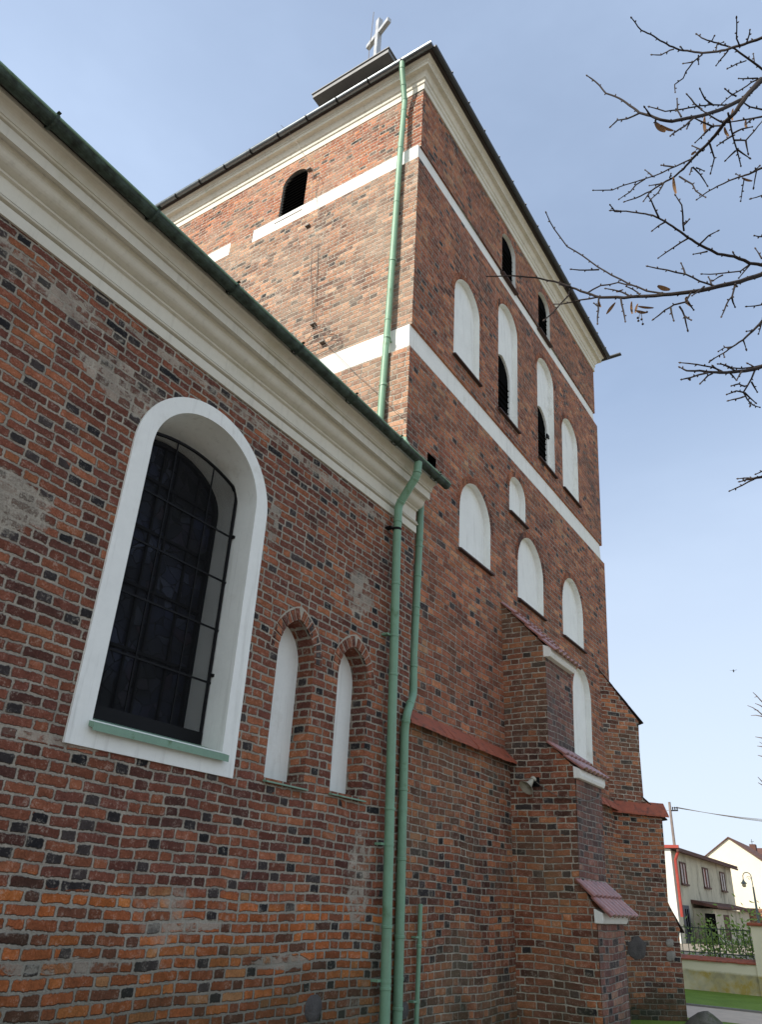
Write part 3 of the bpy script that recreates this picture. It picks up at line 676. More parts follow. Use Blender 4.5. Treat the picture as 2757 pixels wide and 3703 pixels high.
# niches
for (si, x0, x1, z0, zs, za, dep, ring, op, lab) in NICH:
    y = ST[si]['y']; lp = arch_loop(x0, x1, z0, zs, za, 10); nb = MB()
    F = lambda yy: (lambda a, b: (TW(a, b), yy, b))
    nb.loft([[(TW(a, b), y-0.001, b) for a, b in lp], [(TW(a, b), y+dep, b) for a, b in lp]])
    if si != 2:
        if op:
            lo = arch_loop(*op, 10)
            nb.holes([lp, lo], F(y+dep), (0, -1, 0)); nb.loft([[(TW(a, b), y+dep, b) for a, b in lo], [(TW(a, b), y+dep+0.05, b) for a, b in lo]])
        else: nb.holes([lp], F(y+dep), (0, -1, 0))
    no = nb.build('window' if si == 2 else 'niche', 'plaster', tower); tag(no, lab)
    if op or si == 2:
        vb = MB(); lo = arch_loop(*op, 10) if op else lp; dd = dep+0.055 if op else dep-0.005
        vb.holes([[(op[0]-0.02, op[2]-0.02), (op[1]+0.02, op[2]-0.02), (op[1]+0.02, op[4]+0.05), (op[0]-0.02, op[4]+0.05)] if op else lp], F(y+dd), (0, -1, 0))  # near-black sheet paints in the dark of the interior
        # louvre boards across the opening
        bx0, bx1 = (op[0], op[1]) if op else (x0+0.03, x1-0.03)
        zt = (op[3] if op else zs)
        for i in range(int((zt-z0)/0.16)):
            zz = z0+0.08+0.16*i
            vb.box(TW(bx0, zz), TW(bx1, zz), y+dd-0.03, y+dd+0.02, zz, zz+0.012)
        vb.build('louvre', 'void', no)
    sb = MB(); xs0, xs1 = TW(x0, z0)-0.03, TW(x1, z0)+0.04
    sb.prism([(xs0, y-0.065, z0-0.075), (xs0, y-0.065, z0-0.045), (xs0, y+dep, z0+0.012), (xs0, y+dep, z0-0.07)], (xs1-xs0, 0, 0))
    sb.build('sill', 'brown_sill', no)
    if ring: arch_ring(x0, x1, zs, za, y, 10, 0.13, TW, 'ring_tower', no, 0.006)
    if op and x0 > 13:
        hx = TW(op[1], 11.9)
        for zz in (12.02, 11.02):
            hb = MB(); hb.box(hx-0.05, hx+0.07, y+dep-0.03, y+dep+0.01, zz-0.05, zz+0.05); hb.build('hinge', 'iron', no)
# east window
ew = MB(); xe = lambda z: TW(8.465, z)
ew.loft([[(xe(b)-0.001, a, b) for a, b in EWIN], [(xe(b)+0.10, a, b) for a, b in EWIN]])
ewo = ew.build('window', 'stone_pale', tower); tag(ewo, 'arched window with dark louvres on the sunlit tower face')
lv = MB(); lv.holes([EWIN], lambda a, b: (xe(b)+0.11, a, b), (-1, 0, 0))
for i in range(16):
    z = 15.08+0.095*i; a = 0.36 if z < 16.25 else 0.36*math.sqrt(max(0, 1-((z-16.25)/0.37)**2))
    if a > 0.03: lv.prism([(xe(z)+0.05, 3.58-a, z), (xe(z)+0.05, 3.58+a, z), (xe(z)+0.10, 3.58+a, z+0.06), (xe(z)+0.10, 3.58-a, z+0.06)], (0, 0, 0.012))
lv.build('louvre', 'void', ewo)
sb = MB(); sb.prism([(xe(15.05)-0.06, 3.19, 15.035), (xe(15.05)-0.06, 3.19, 15.06), (xe(15.05)+0.10, 3.19, 15.11), (xe(15.05)+0.10, 3.19, 15.06)], (0, 0.78, 0)); sb.build('sill', 'brown_sill', ewo)
# cornice round the tower head
CP = [(0.0, 16.985), (0.022, 16.985), (0.022, 17.15), (0.045, 17.165), (0.052, 17.20), (0.045, 17.235), (0.045, 17.265), (0.075, 17.285), (0.085, 17.32), (0.10, 17.355), (0.115, 17.395), (0.13, 17.41),
      (0.215, 17.42), (0.215, 17.50), (0.235, 17.515), (0.235, 17.565), (0.255, 17.58), (0.285, 17.60), (0.285, 17.63), (0.0, 17.63)]
def ring_at(d, z):
    e = 8.52-d; wx = 19.40+d; y0 = 0.235-d; y1 = YB+d
    return [(e, y0, z), (wx, y0, z), (wx, y1, z), (e, y1, z)]
mb = MB(); mb.loft([ring_at(d, z) for d, z in CP], True, True); mb.build('cornice', 'cream_tower', tower)
# pyramid roof with eaves edge, gutters
mb = MB()
mb.loft([ring_at(0.34, 17.635), ring_at(0.37, 17.66), ring_at(0.37, 17.68), [(12.95, 4.5, 25.4), (14.85, 4.5, 25.4), (14.85, 6.5, 25.4), (12.95, 6.5, 25.4)]], True, True)
mb.build('roof', 'dark_tile', tower)
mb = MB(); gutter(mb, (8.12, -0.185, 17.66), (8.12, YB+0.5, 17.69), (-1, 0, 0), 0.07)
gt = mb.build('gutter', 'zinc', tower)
for i in range(13):
    y = 0.55+0.85*i
    b = MB(); lo = [Vector((8.12+0.077*math.cos(math.pi*j/8), y, 17.66-0.077*math.sin(math.pi*j/8))) for j in range(9)]
    b.loft([[q+Vector((0, -0.016, 0)) for q in lo], [q+Vector((0, 0.016, 0)) for q in lo]], False)
    b.loft([[q*1.0+Vector((0, -0.016, 0.004)) for q in lo], [q+Vector((0, 0.016, 0.004)) for q in lo]], False)
    b.build('bracket', 'iron', gt)
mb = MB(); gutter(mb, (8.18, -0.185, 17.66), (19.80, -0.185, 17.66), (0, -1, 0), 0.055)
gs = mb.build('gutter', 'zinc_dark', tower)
for i in range(14):
    x = 8.9+0.8*i; b = MB(); b.box(x-0.012, x+0.012, -0.255, -0.18, 17.665, 17.695); b.box(x-0.012, x+0.012, -0.255, -0.235, 17.665, 17.725); b.build('bracket', 'zinc_dark', gs)
mb = MB(); gutter(mb, (19.85, -0.56, 17.72), (19.85, YB+0.5, 17.72), (1, 0, 0), 0.07); mb.build('gutter', 'zinc_dark', tower)
# lantern canopy on the roof
lc = MB(); lc.box(12.2, 15.4, 3.92, 7.06, 26.62, 26.80); lc.box(12.16, 15.44, 3.88, 7.10, 26.80, 26.84)
lo_ = lc.build('lantern', 'grey_sheet', tower)
lc = MB(); lc.loft([[(12.2, 3.92, 26.84), (15.4, 3.92, 26.84), (15.4, 7.06, 26.84), (12.2, 7.06, 26.84)], [(13.7, 5.4, 27.6), (13.9, 5.4, 27.6), (13.9, 5.6, 27.6), (13.7, 5.6, 27.6)]], True, True)
lc.build('lantern_roof', 'grey_sheet', lo_)
for x, y in ((12.9, 4.55), (14.9, 4.55), (12.9, 6.45), (14.9, 6.45)):
    pb = MB(); pb.box(x-0.18, x+0.18, y-0.18, y+0.18, 25.3, 26.62); pb.box(x-0.26, x+0.26, y-0.26, y+0.26, 26.35, 26.615); pb.build('post', 'zinc_dark', lo_)
pb = MB(); pb.box(12.75, 15.05, 4.4, 6.6, 25.3, 26.0); pb.build('lantern_base', 'zinc_dark', lo_)
# downpipe on the sunlit face
dp2, _ = pipe_part('downpipe', [(8.12, 0.55, 17.61), (8.13, 0.55, 17.38), (8.345, 0.585, 16.62), (8.28, 0.585, 15.0), (8.20, 0.60, 10.5), (8.13, 0.60, 8.3)],
                   0.058, tower, [(0, 0.9), (1, 0.5), (1, 0.95), (2, 0.2), (2, 0.95), (3, 0.33), (3, 0.66), (3, 0.98), (4, 0.6)])
for z, x in ((16.3, 8.335), (14.0, 8.265), (12.0, 8.225), (10.2, 8.19), (9.2, 8.16)):
    cb = MB(); cb.tube([(x, 0.59, z-0.02), (x, 0.59, z+0.02)], 0.064, 14); cb.box(x, x+0.2, 0.575, 0.605, z-0.012, z+0.012); cb.build('pipe_clip', 'green', dp2)
# pipe in the corner between nave and tower
dp3, _ = pipe_part('downpipe', [(8.53, 0.05, 7.25), (8.52, 0.05, 6.54), (8.446, 0.05, 4.665), (8.44, 0.035, 4.20), (8.075, -0.095, 3.84), (8.10, -0.06, 3.68), (8.135, -0.06, 1.33), (8.15, -0.06, -0.05)],
                   0.053, tower, [(1, 0.1), (1, 0.35), (1, 0.6), (2, 0.2), (3, 0.5), (4, 0.4), (5, 0.3), (5, 0.62), (5, 0.95), (6, 0.4)])
for z, x in ((6.45, 8.516), (5.3, 8.47), (2.75, 8.114), (2.35, 8.12), (1.05, 8.14)):
    cb = MB(); cb.tube([(x, -0.06 if z < 4 else 0.05, z-0.014), (x, -0.06 if z < 4 else 0.05, z+0.014)], 0.058, 16); cb.build('pipe_clip', 'green', dp3)
dp4, _ = pipe_part('pipe_stub', [(8.735, 0.03, 1.775), (8.72, 0.03, 1.2), (8.70, 0.03, 0.65), (8.69, 0.03, -0.05)], 0.027, tower, [(0, 0.75), (2, 0.1)])
for z, x in ((1.43, 8.727), (0.80, 8.705)):
    cb = MB(); cb.tube([(x, 0.03, z-0.012), (x, 0.03, z+0.012)], 0.032, 14); cb.box(x-0.09, x, 0.02, 0.09, z-0.01, z+0.01); cb.build('pipe_clip', 'green', dp4)


# ledge tiles of the plinth: short overlapping tile lengths
def ledge(mb, a, b, out, ztop0, ztop1, depth, drop, n):
    a, b, out = Vector(a), Vector(b), Vector(out)
    for i in range(n):
        t0, t1 = i/n, (i+1)/n
        p0, p1 = a.lerp(b, t0), a.lerp(b, t1); zt = ztop0+(ztop1-ztop0)*(t0+t1)/2; j = random.uniform(-0.005, 0.005)
        U = Vector((0, 0, zt)); Lw = out*depth*(1+random.uniform(-0.05, 0.05)) + Vector((0, 0, zt-drop+j))
        th = Vector((0, 0, -0.032))
        mb.add([p0+U, p1+U, p1+Lw, p0+Lw, p0+U+th, p1+U+th, p1+Lw+th, p0+Lw+th],
               [(0, 1, 2, 3), (7, 6, 5, 4), (3, 2, 6, 7), (0, 3, 7, 4), (1, 5, 6, 2)])


lg = MB(); ledge(lg, (8.30, 0.17, 0), (11.62, 0.17, 0), (0, -1, 0), 4.05, 4.05, 0.20, 0.215, 17)
ledge(lg, (12.78, 0.17, 0), (16.98, 0.17, 0), (0, -1, 0), 4.03, 3.98, 0.20, 0.25, 20)
lg.build('ledge', 'red_ledge', tower)


# ---- middle buttress
def tile_cap(name, x0, x1, ya, za, yb, zb, rows, parent, waves=7):
    """glazed pantiles: overlapping courses of wavy tiles"""
    mb = MB(); d = Vector((0, yb-ya, zb-za)); L = d.length; dn = d.normalized(); nrm = Vector((1, 0, 0)).cross(dn)
    if nrm.z < 0: nrm = -nrm
    nx = waves*8
    for r in range(rows):
        t0 = r/rows-0.03*(r > 0); t1 = (r+1)/rows
        A, B = [], []
        for i in range(nx+1):
            x = x0+(x1-x0)*i/nx; wv = 0.030*abs(math.sin(math.pi*waves*i/nx))
            p0 = Vector((x, ya, za))+d*t0; p1 = Vector((x, ya, za))+d*t1
            A.append(p0+nrm*(0.012+wv)); B.append(p1+nrm*(0.045+wv+0.006*abs(math.sin(math.pi*waves*i/nx))))
        A2 = [p-nrm*0.02 for p in A]; B2 = [p-nrm*0.03 for p in B]
        mb.loft([A, B], False); mb.loft([B, B2], False); mb.loft([B2, A2], False)
        for s in (0, -1): mb.add([A[s], B[s], B2[s], A2[s]], [(0, 1, 2, 3)])
    return mb.build(name, 'glazed_tile', parent)


BX0, BX1 = 11.60, 12.80
bt = MB()
prof_b = [(0.5, 6.6), (0.16, 6.55), (-0.60, 5.68), (-0.60, 5.6), (-0.575, 4.11), (-0.98, 3.72), (-0.965, 3.55), (-0.93, 2.17), (-1.145, 1.80), (-1.135, 1.6), (-1.115, -0.3), (0.5, -0.3)]
bt.prism([(BX0, y, z) for y, z in prof_b], (BX1-BX0, 0, 0))
but = bt.build('buttress', 'brick_buttress', tower)
tag(but, 'stepped brick buttress in the middle of the shaded tower face, with three tiled offsets')
# the weathered front faces, a thin skin of paler brick proud of the body
ff = MB()
for (y0, z0, y1, z1) in ((-0.602, 5.55, -0.578, 4.12), (-0.983, 3.60, -0.934, 2.18), (-1.148, 1.66, -1.118, -0.2)):
    ff.quad((BX0, y0, z0), (BX1, y0, z0), (BX1, y1, z1), (BX0, y1, z1))
ff.build('front_face', 'brick_front', but)
tile_cap('tile_cap', BX0-0.035, BX1+0.05, 0.16, 6.555, -0.76, 5.555, 4, but)
tile_cap('tile_cap', BX0-0.03, BX1+0.03, -0.55, 4.125, -1.10, 3.665, 2, but)
tile_cap('tile_cap', BX0-0.05, BX1+0.06, -0.885, 2.19, -1.34, 1.715, 2, but)
for (y, z0, z1, pr) in ((-0.60, 5.485, 5.665, 0.115), (-0.98, 3.565, 3.715, 0.085), (-1.142, 1.645, 1.80, 0.095)):
    cb = MB(); cb.prism([(BX0-0.02, y+0.03, z1+0.03), (BX0-0.02, y-pr, z1-0.02), (BX0-0.02, y-pr, z0+0.045), (BX0-0.02, y-pr*0.75, z0), (BX0-0.02, y+0.03, z0)], (BX1-BX0-0.02, 0, 0))
    cb.build('cornice_block', 'plaster', but, bevel=0.01)


# ---- diagonal buttress at the far corner
K2, R2 = 17.1, math.sqrt(2)
def D2(s, t, z):
    b = (K2+t*R2)/2; return Vector((b+s/R2, b-s/R2, z))
TH = 1.25
P2 = [(11.3, 6.75), (11.90, 6.70), (12.74, 5.64), (12.69, 5.0), (12.665, 3.98), (13.03, 3.62), (13.01, 3.5), (12.99, 3.06), (12.935, 2.03), (13.13, 1.56), (13.10, 1.40), (13.06, -0.3), (11.3, -0.3)]
b2 = MB(); b2.prism([D2(s, 0, z) for s, z in P2], Vector((TH/R2, TH/R2, 0)))
bu2 = b2.build('buttress', 'brick_buttress', tower); tag(bu2, 'diagonal brick buttress on the far corner of the tower, with a red tiled ledge')
for (a, b) in (((11.82, 6.79), (12.82, 5.63)), ((12.62, 4.03), (13.15, 3.60)), ((12.90, 2.08), (13.24, 1.50))):
    cp = MB()
    for i in range(3):
        t0, t1 = i/3, (i+1)/3+0.03
        s0, z0 = a[0]+(b[0]-a[0])*t0, a[1]+(b[1]-a[1])*t0; s1, z1 = a[0]+(b[0]-a[0])*t1, a[1]+(b[1]-a[1])*t1
        cp.prism([D2(s0, -0.015, z0), D2(s1, -0.015, z1+0.005), D2(s1, -0.015, z1+0.028), D2(s0, -0.015, z0+0.020)], Vector(((TH+0.03)/R2, (TH+0.03)/R2, 0)))
    cp.build('tile_cap', 'dark_tile', bu2)
lg = MB(); ledge(lg, D2(11.72, 0.02, 0), D2(13.13, 0.02, 0), Vector((-1, -1, 0))/R2, 3.95, 3.93, 0.17, 0.26, 8)
lg.build('ledge', 'red_ledge', bu2)
lw = MB()                                                   # lower body, thicker under the ledge
P3 = [(11.3, 3.70), (13.02, 3.62), (12.995, 3.06), (12.938, 2.03), (13.132, 1.555), (13.10, 1.40), (13.062, -0.3), (11.3, -0.3)]
lw.prism([D2(s, -0.055, z) for s, z in P3], Vector((0.06/R2, 0.06/R2, 0)))
lw.build('buttress_foot', 'brick_low', bu2)
for (s, z, a, b, m_) in ((12.15, 1.19, 0.215, 0.205, 'stone'), (12.87, 1.31, 0.10, 0.09, 'stone_pale'), (12.86, 1.08, 0.115, 0.10, 'stone_pale')):
    eb = MB(); c = D2(s, -0.05, z); n_ = 14
    ax = Vector((1, -1, 0))/R2
    lo1 = []; lo2 = []; lo3 = []
    for j in range(n_):
        th = 2*math.pi*j/n_; q = (1+0.10*math.sin(2*th+s)+random.uniform(-0.12, 0.12))*(1 if m_ == 'stone' else 1/max(abs(math.cos(th)), abs(math.sin(th)))**0.7*0.86)
        dv = ax*(a*q*math.cos(th))+Vector((0, 0, b*q*math.sin(th)))
        lo1.append(c+dv+Vector((0.03, 0.03, 0))); lo2.append(c+dv*0.94+Vector((-0.012, -0.012, 0))); lo3.append(c+dv*0.5+Vector((-0.022, -0.022, 0)))
    eb.loft([lo1, lo2, lo3], True, True); eb.build('field_stone', m_, bu2, smooth=True)
for x, z, r in ((8.52, 0.72, 0.09), (9.6, 0.42, 0.10)):
    eb = MB(); eb.ell((x, 0.09, z), r*1.2, 0.02, r, 12, 6); eb.build('field_stone', 'stone', tower, smooth=True)

# ------------------------------------------------------------------ cross
cr = thing('cross', 'pale metal cross standing on the lantern above the tower roof', 'cross', (13.8, 5.62, 27.6))
cb = MB(); cb.box(13.705, 13.895, 5.525, 5.715, 27.55, 32.35); cb.build('upright', 'cross', cr)
cb = MB(); cb.box(13.72, 13.88, 4.93, 6.31, 31.34, 31.56); cb.build('crossbar', 'cross', cr)
cb = MB(); cb.tube([(13.55, 5.80, 27.6), (13.56, 5.79, 30.6), (13.58, 5.79, 31.0), (13.6, 5.78, 32.9)], 0.014, 5); cb.build('lightning_wire', 'wire', cr); cr.rotation_euler.z = rad(-20)

# ------------------------------------------------------------------ lightning conductor on the sunlit face
cw = MB()
pts = [(8.0, 3.80, 17.75), (8.19, 3.63, 17.55), (8.40, 3.05, 16.30), (8.41, 2.97, 16.05), (8.40, 2.93, 15.5), (8.36, 2.80, 14.2), (8.33, 2.60, 12.8), (8.29, 2.40, 11.45), (8.28, 2.30, 11.25), (8.27, 2.0, 10.75), (8.19, 1.15, 9.62), (8.17, 0.75, 9.15), (8.15, 0.20, 8.47)]
sm = []
for i in range(len(pts)-1):
    for t in (0, 0.34, 0.67):
        p = Vector(pts[i]).lerp(Vector(pts[i+1]), t)
        if i not in (0, 9): p += Vector((0, random.uniform(-0.02, 0.02), 0))
        sm.append(p)
sm.append(Vector(pts[-1])); cw.tube(sm, 0.005, 5)
cw.tube([Vector((8.27+0.0*t, 2.15+0.30*math.cos(t*0.7)*(1+0.05*t), 10.95+0.16*math.sin(t*0.7)-0.02*t)) for t in range(17)], 0.006, 5)
cw.tube([(8.41, 3.10, 16.22), (8.36, 2.85, 16.0), (8.39, 2.75, 15.7), (8.41, 2.80, 15.2), (8.37, 2.60, 14.4), (8.33, 2.45, 12.9), (8.29, 2.36, 11.5)], 0.006, 5)
for (y, z) in ((3.02, 16.15), (2.82, 14.25), (2.33, 11.35), (2.05, 10.8)): cw.box(8.24+0.012*(z-10), 8.42, y-0.015, y+0.09, z-0.02, z+0.02)
tag(cw.build('lightning_conductor', 'wire'), 'thin grey lightning wire with loops hanging down the sunlit tower face', 'wire')

# ------------------------------------------------------------------ loudspeaker
ls = thing('loudspeaker', 'small cream horn loudspeaker fixed to the side of the middle buttress', 'loudspeaker', (11.55, -0.30, 3.48))
ax = Vector((-0.62, 0.30, -0.62)).normalized(); c0 = Vector((11.50, -0.31, 3.53))
hb = MB(); prf = [(0.028, -0.03), (0.034, 0.0), (0.040, 0.035), (0.052, 0.075), (0.072, 0.115), (0.102, 0.145), (0.122, 0.155), (0.122, 0.160), (0.098, 0.150), (0.066, 0.115), (0.044, 0.07), (0.030, 0.04)]
hb.lathe(c0, ax, prf, 24); hb.build('horn', 'horn', ls, smooth=True)
hb = MB(); hb.lathe(c0, ax, [(0.0215, 0.03), (0.030, 0.09), (0.026, 0.118), (0.01, 0.122)], 16); hb.build('driver', 'horn', ls, smooth=True)
hb = MB(); hb.lathe(c0, ax, [(0.02, -0.075), (0.045, -0.07), (0.045, -0.025), (0.03, -0.02)], 16); hb.build('housing', 'horn', ls, smooth=True)
hb = MB(); hb.box(11.50, 11.60, -0.36, -0.33, 3.50, 3.56); hb.box(11.585, 11.598, -0.40, -0.29, 3.46, 3.60); hb.build('bracket', 'iron', ls)
cbm = MB(); cpts = [(11.55, -0.36, 3.53)]
for i in range(1, 11):
    t = i/10; cpts.append((11.585, -0.36-0.62*t, 3.52-0.26*t-0.06*math.sin(math.pi*t)))
cpts += [(11.62, -0.995, 3.25), (12.10, -0.985, 3.30), (12.45, -0.985, 3.37), (12.70, -0.985, 3.44)]
cbm.tube(cpts, 0.006, 5)
tag(cbm.build('speaker_cable', 'wire'), 'thin dark cable sagging from the loudspeaker round the buttress', 'cable')

# ------------------------------------------------------------------ rock by the path
rk = MB(); base = []; loops = []
for i, (rr, zz) in enumerate(((0.36, -0.05), (0.35, 0.06), (0.25, 0.17), (0.12, 0.27), (0.05, 0.31))):
    loops.append([Vector((16.55+rr*math.cos(2*math.pi*j/14)*(1+0.15*math.sin(j*1.7+i)), -1.27-0.02*i+rr*math.sin(2*math.pi*j/14)*(1+0.12*math.cos(j*2.3)), zz+random.uniform(-0.015, 0.015))) for j in range(14)])
rk.loft(loops, True, True); tag(rk.build('rock', 'rock', smooth=True), 'grey mossy boulder beside the path at the foot of the tower', 'rock')

# ------------------------------------------------------------------ low wall with railing
lw_ = thing('garden_wall', 'low stained cream wall with red coping and a green iron railing across the lawn', 'wall', (25.2, 0, 0))
mb = MB(); mb.box(25.15, 25.55, -0.90, 9.0, -0.3, 0.735); mb.build('wall', 'wall_base', lw_)
mb = MB(); ledge(mb, (25.36, 9.0, 0), (25.36, -0.90, 0), (-1, 0, 0), 0.845, 0.83, 0.26, 0.085, 40); mb.box(25.35, 25.60, -0.90, 9.0, 0.735, 0.80); mb.build('coping', 'red_ledge', lw_)
mb = MB()
for i in range(48):
    y = -0.82+0.165*i; mb.tube([(25.34, y, 0.84), (25.34, y, 1.56)], 0.010, 5)
mb.box(25.325, 25.355, -0.85, 7.2, 1.50, 1.525); mb.box(25.325, 25.355, -0.85, 7.2, 0.90, 0.925); mb.build('railing', 'fence_green', lw_)
pr = thing('gate_pillar', 'broad rendered gate pillar with a red cap at the end of the low wall', 'pillar', (25.3, -1.5, 0))
mb = MB(); mb.box(25.10, 25.62, -2.1, -0.905, -0.3, 1.64); mb.build('shaft', 'wall_base', pr)
mb = MB(); mb.box(25.03, 25.69, -2.17, -0.83, 1.64, 1.72); mb.build('cap', 'red_ledge', pr, bevel=0.02)

# shrub behind the railing
def leafcloud(mb, c, r, n, size):
    for _ in range(n):
        p = Vector((random.gauss(0, 1), random.gauss(0, 1), random.gauss(0, 1))); p = Vector((p.x*r[0], p.y*r[1], p.z*r[2]))*0.5+Vector(c)
        a = Vector((random.uniform(-1, 1), random.uniform(-1, 1), random.uniform(-1, 1))).normalized(); b = a.orthogonal().normalized()
        l = size*random.uniform(0.6, 1.3)
        mb.add([p-a*l, p+b*l*0.45, p+a*l, p-b*l*0.45], [(0, 1, 2, 3)])
for (c, r, n, lab) in (((27.4, 0.55, 1.05), (0.6, 0.75, 0.75), 520, 'bright green young shrub behind the railing, left of the gate pillar'), ((27.0, -0.55, 1.15), (0.6, 0.75, 0.8), 620, 'bright green young shrub behind the railing, right beside the gate pillar')):
    sh = thing('shrub', lab, 'shrub', (c[0], c[1], 0.45), 'young shrubs behind the railing')
    mb = MB(); leafcloud(mb, c, r, n, 0.075); mb.build('foliage', 'leaf', sh)
    mb = MB()
    for i in range(7):
        a = random.uniform(0, 6.28); mb.tube([(c[0], c[1], 0.4), (c[0]+0.2*math.cos(a), c[1]+0.25*math.sin(a), 0.9), (c[0]+0.4*math.cos(a), c[1]+0.5*math.sin(a), 1.6)], [0.014, 0.01, 0.005], 5)
    mb.build('stem', 'bark', sh)

# ------------------------------------------------------------------ old house behind the wall
def sc(p, k=1.35): return CAMPOS+(Vector(p)-CAMPOS)*k
HY = -5+8.5*1.35; hx = lambda x: x*1.35; hz = lambda z: 1.8+(z-1.8)*1.35
house = thing('old_house', 'shabby two storey house with stained plaster, red downpipe and lean-to behind the low wall', 'house', (hx(36), HY, 0.45))
X0, X1 = hx(35.95), hx(48.7); ZE = hz(4.23)
mb = MB(); mb.box(X0+0.01, X1, HY, HY+7.5, 0.3, ZE); mb.build('wall', 'house_plaster', house)
mb = MB(); mb.prism([(X0-0.25, HY+0.0, 0.3), (X0-0.25, HY+7.5, 0.3), (X0-0.25, HY+7.5, ZE+0.2), (X0-0.25, HY+0.0, ZE+0.2)], (0.25, 0, 0)); mb.build('gable_wall', 'white_gable', house)
mb = MB(); mb.prism([(X0-0.35, HY-0.45, ZE+0.02), (X0-0.35, HY-0.45, ZE+0.14), (X0-0.35, HY+7.9, ZE+0.85), (X0-0.35, HY+7.9, ZE+0.7)], (X1-X0+0.7, 0, 0)); mb.build('roof', 'brown_roof', house)
mb = MB(); mb.box(X0-0.42, X0-0.30, HY-0.50, HY+7.9, ZE+0.10, ZE+0.26); mb.build('verge', 'red_metal', house)
mb = MB(); mb.tube([(X0-0.4, HY-0.42, ZE-0.02), (X1+0.3, HY-0.42, ZE-0.06)], 0.07, 8); mb.build('gutter', 'brown_roof', house)
mb = MB(); mb.tube([(X0-0.12, HY-0.40, ZE), (X0-0.05, HY-0.16, ZE-0.5), (X0-0.05, HY-0.16, hz(1.75))], 0.085, 8); mb.build('downpipe', 'red_metal', house)
for (a, b, z0, z1) in ((36.98, 38.05, 3.02, 3.87), (41.38, 42.58, 3.05, 3.89), (45.4, 46.6, 3.04, 3.91)):
    xa, xb, za, zb = hx(a), hx(b), hz(z0), hz(z1)
    mb = MB()
    for q in ((xa, xa+0.12), (xb-0.12, xb), ((xa+xb)/2-0.06, (xa+xb)/2+0.06)): mb.box(q[0], q[1], HY-0.06, HY+0.01, za, zb)
    mb.box(xa+0.12, (xa+xb)/2-0.06, HY-0.06, HY+0.01, zb-0.09, zb); mb.box((xa+xb)/2+0.06, xb-0.12, HY-0.06, HY+0.01, zb-0.09, zb)
    mb.box(xa-0.08, xb+0.08, HY-0.13, HY+0.01, za-0.10, za)
    wo = mb.build('window', 'wood_brown', house)
    mb = MB(); mb.box(xa+0.12, xb-0.12, HY-0.02, HY+0.005, za, zb-0.09); mb.build('pane', 'curtain', wo)
mb = MB(); mb.box(hx(36.6), hx(37.7), HY-0.05, HY+0.02, 0.45, hz(2.19)); dr = mb.build('door', 'grey_wood', house)
mb = MB(); mb.box(hx(36.9), hx(37.05), HY-0.07, HY-0.04, 0.9, hz(2.05)); mb.box(hx(37.25), hx(37.4), HY-0.07, HY-0.04, 0.9, hz(2.05)); mb.build('pane', 'void', dr)
# lean-to in front
LY = HY-1.1
lt = MB(); lt.box(hx(38.6), hx(47.3), LY, HY-0.002, 0.3, hz(2.12)); lo2 = lt.build('lean_to', 'house_plaster', house)
mb = MB(); mb.prism([(hx(38.3), LY-0.35, hz(2.14)), (hx(38.3), LY-0.35, hz(2.23)), (hx(38.3), HY-0.003, hz(2.44)), (hx(38.3), HY-0.003, hz(2.30))], (hx(9.3), 0, 0)); mb.build('lean_to_roof', 'brown_roof', lo2)
kx = (LY+5)/(HY+5)
mb = MB(); mb.box(hx(40.7)*kx+0.2, hx(42.8)*kx+0.2, LY-0.02, LY+0.03, 0.45, hz(1.93)); mb.build('doorway', 'void', lo2)
mb = MB(); mb.box(hx(44.7)*kx+0.3, hx(46.0)*kx+0.3, LY-0.03, LY+0.03, 0.6, hz(1.92)); mb.build('door', 'wood_brown', lo2)

# cream gable house behind
ghx = 75.0; gk = 1.5
gh = thing('cream_house', 'tall cream rendered gable end behind the old house, with brown tiled roof and chimney', 'house', (ghx, 8, 0.45))
gy = lambda y: -5+(y+5)*gk; gz = lambda z: 1.8+(z-1.8)*gk
yl, yr, yp = gy(6.2), gy(1.0), gy(3.59); zp = gz(5.86)
mb = MB(); mb.prism([(ghx, yr, 0.2), (ghx, yl, 0.2), (ghx, yl, gz(4.05)), (ghx, yp, zp), (ghx, yr, gz(4.05))], (10, 0, 0)); mb.build('wall', 'yellow_gable', gh)
mb = MB()
for s, ye in ((1, yl), (-1, yr)):
    mb.prism([(ghx-0.15, yp, zp+0.01), (ghx-0.15, yp, zp+0.10), (ghx-0.15, ye+0.4*s, gz(4.05)-0.30), (ghx-0.15, ye+0.4*s, gz(4.05)-0.39)], (10.4, 0, 0))
mb.build('roof', 'brown_roof', gh)
bh = thing('brown_roof_house', 'brown tiled roof with chimney showing behind the cream gable', 'house', (92, 5, 0.45))
mb = MB(); mb.box(92, 104, -14, 9.6, 0.3, 6.05); mb.build('wall', 'yellow_gable', bh)
mb = MB(); mb.prism([(91.5, -14.3, 5.9), (97.8, -14.3, 8.75), (104.5, -14.3, 5.9)], (0, 23.9, 0)); ro = mb.build('roof', 'brown_roof', bh)
mb = MB(); mb.box(94.0, 94.9, 8.62, 9.2, 6.8, 8.85); mb.build('chimney', 'brown_roof', ro)
mb = MB(); mb.tube([(94.4, 8.95, 8.85), (94.4, 8.95, 9.35)], 0.03, 5); mb.box(94.3, 94.5, 8.75, 9.05, 9.1, 9.14); mb.build('aerial', 'zinc', ro)
bw = MB(); bw.box(66, 66.3, -12, 6.3, 0.3, hz(2.25)+0.1)
tag(bw.build('brick_wall', 'brick_low'), 'old brick boundary wall in front of the cream gable', 'wall')

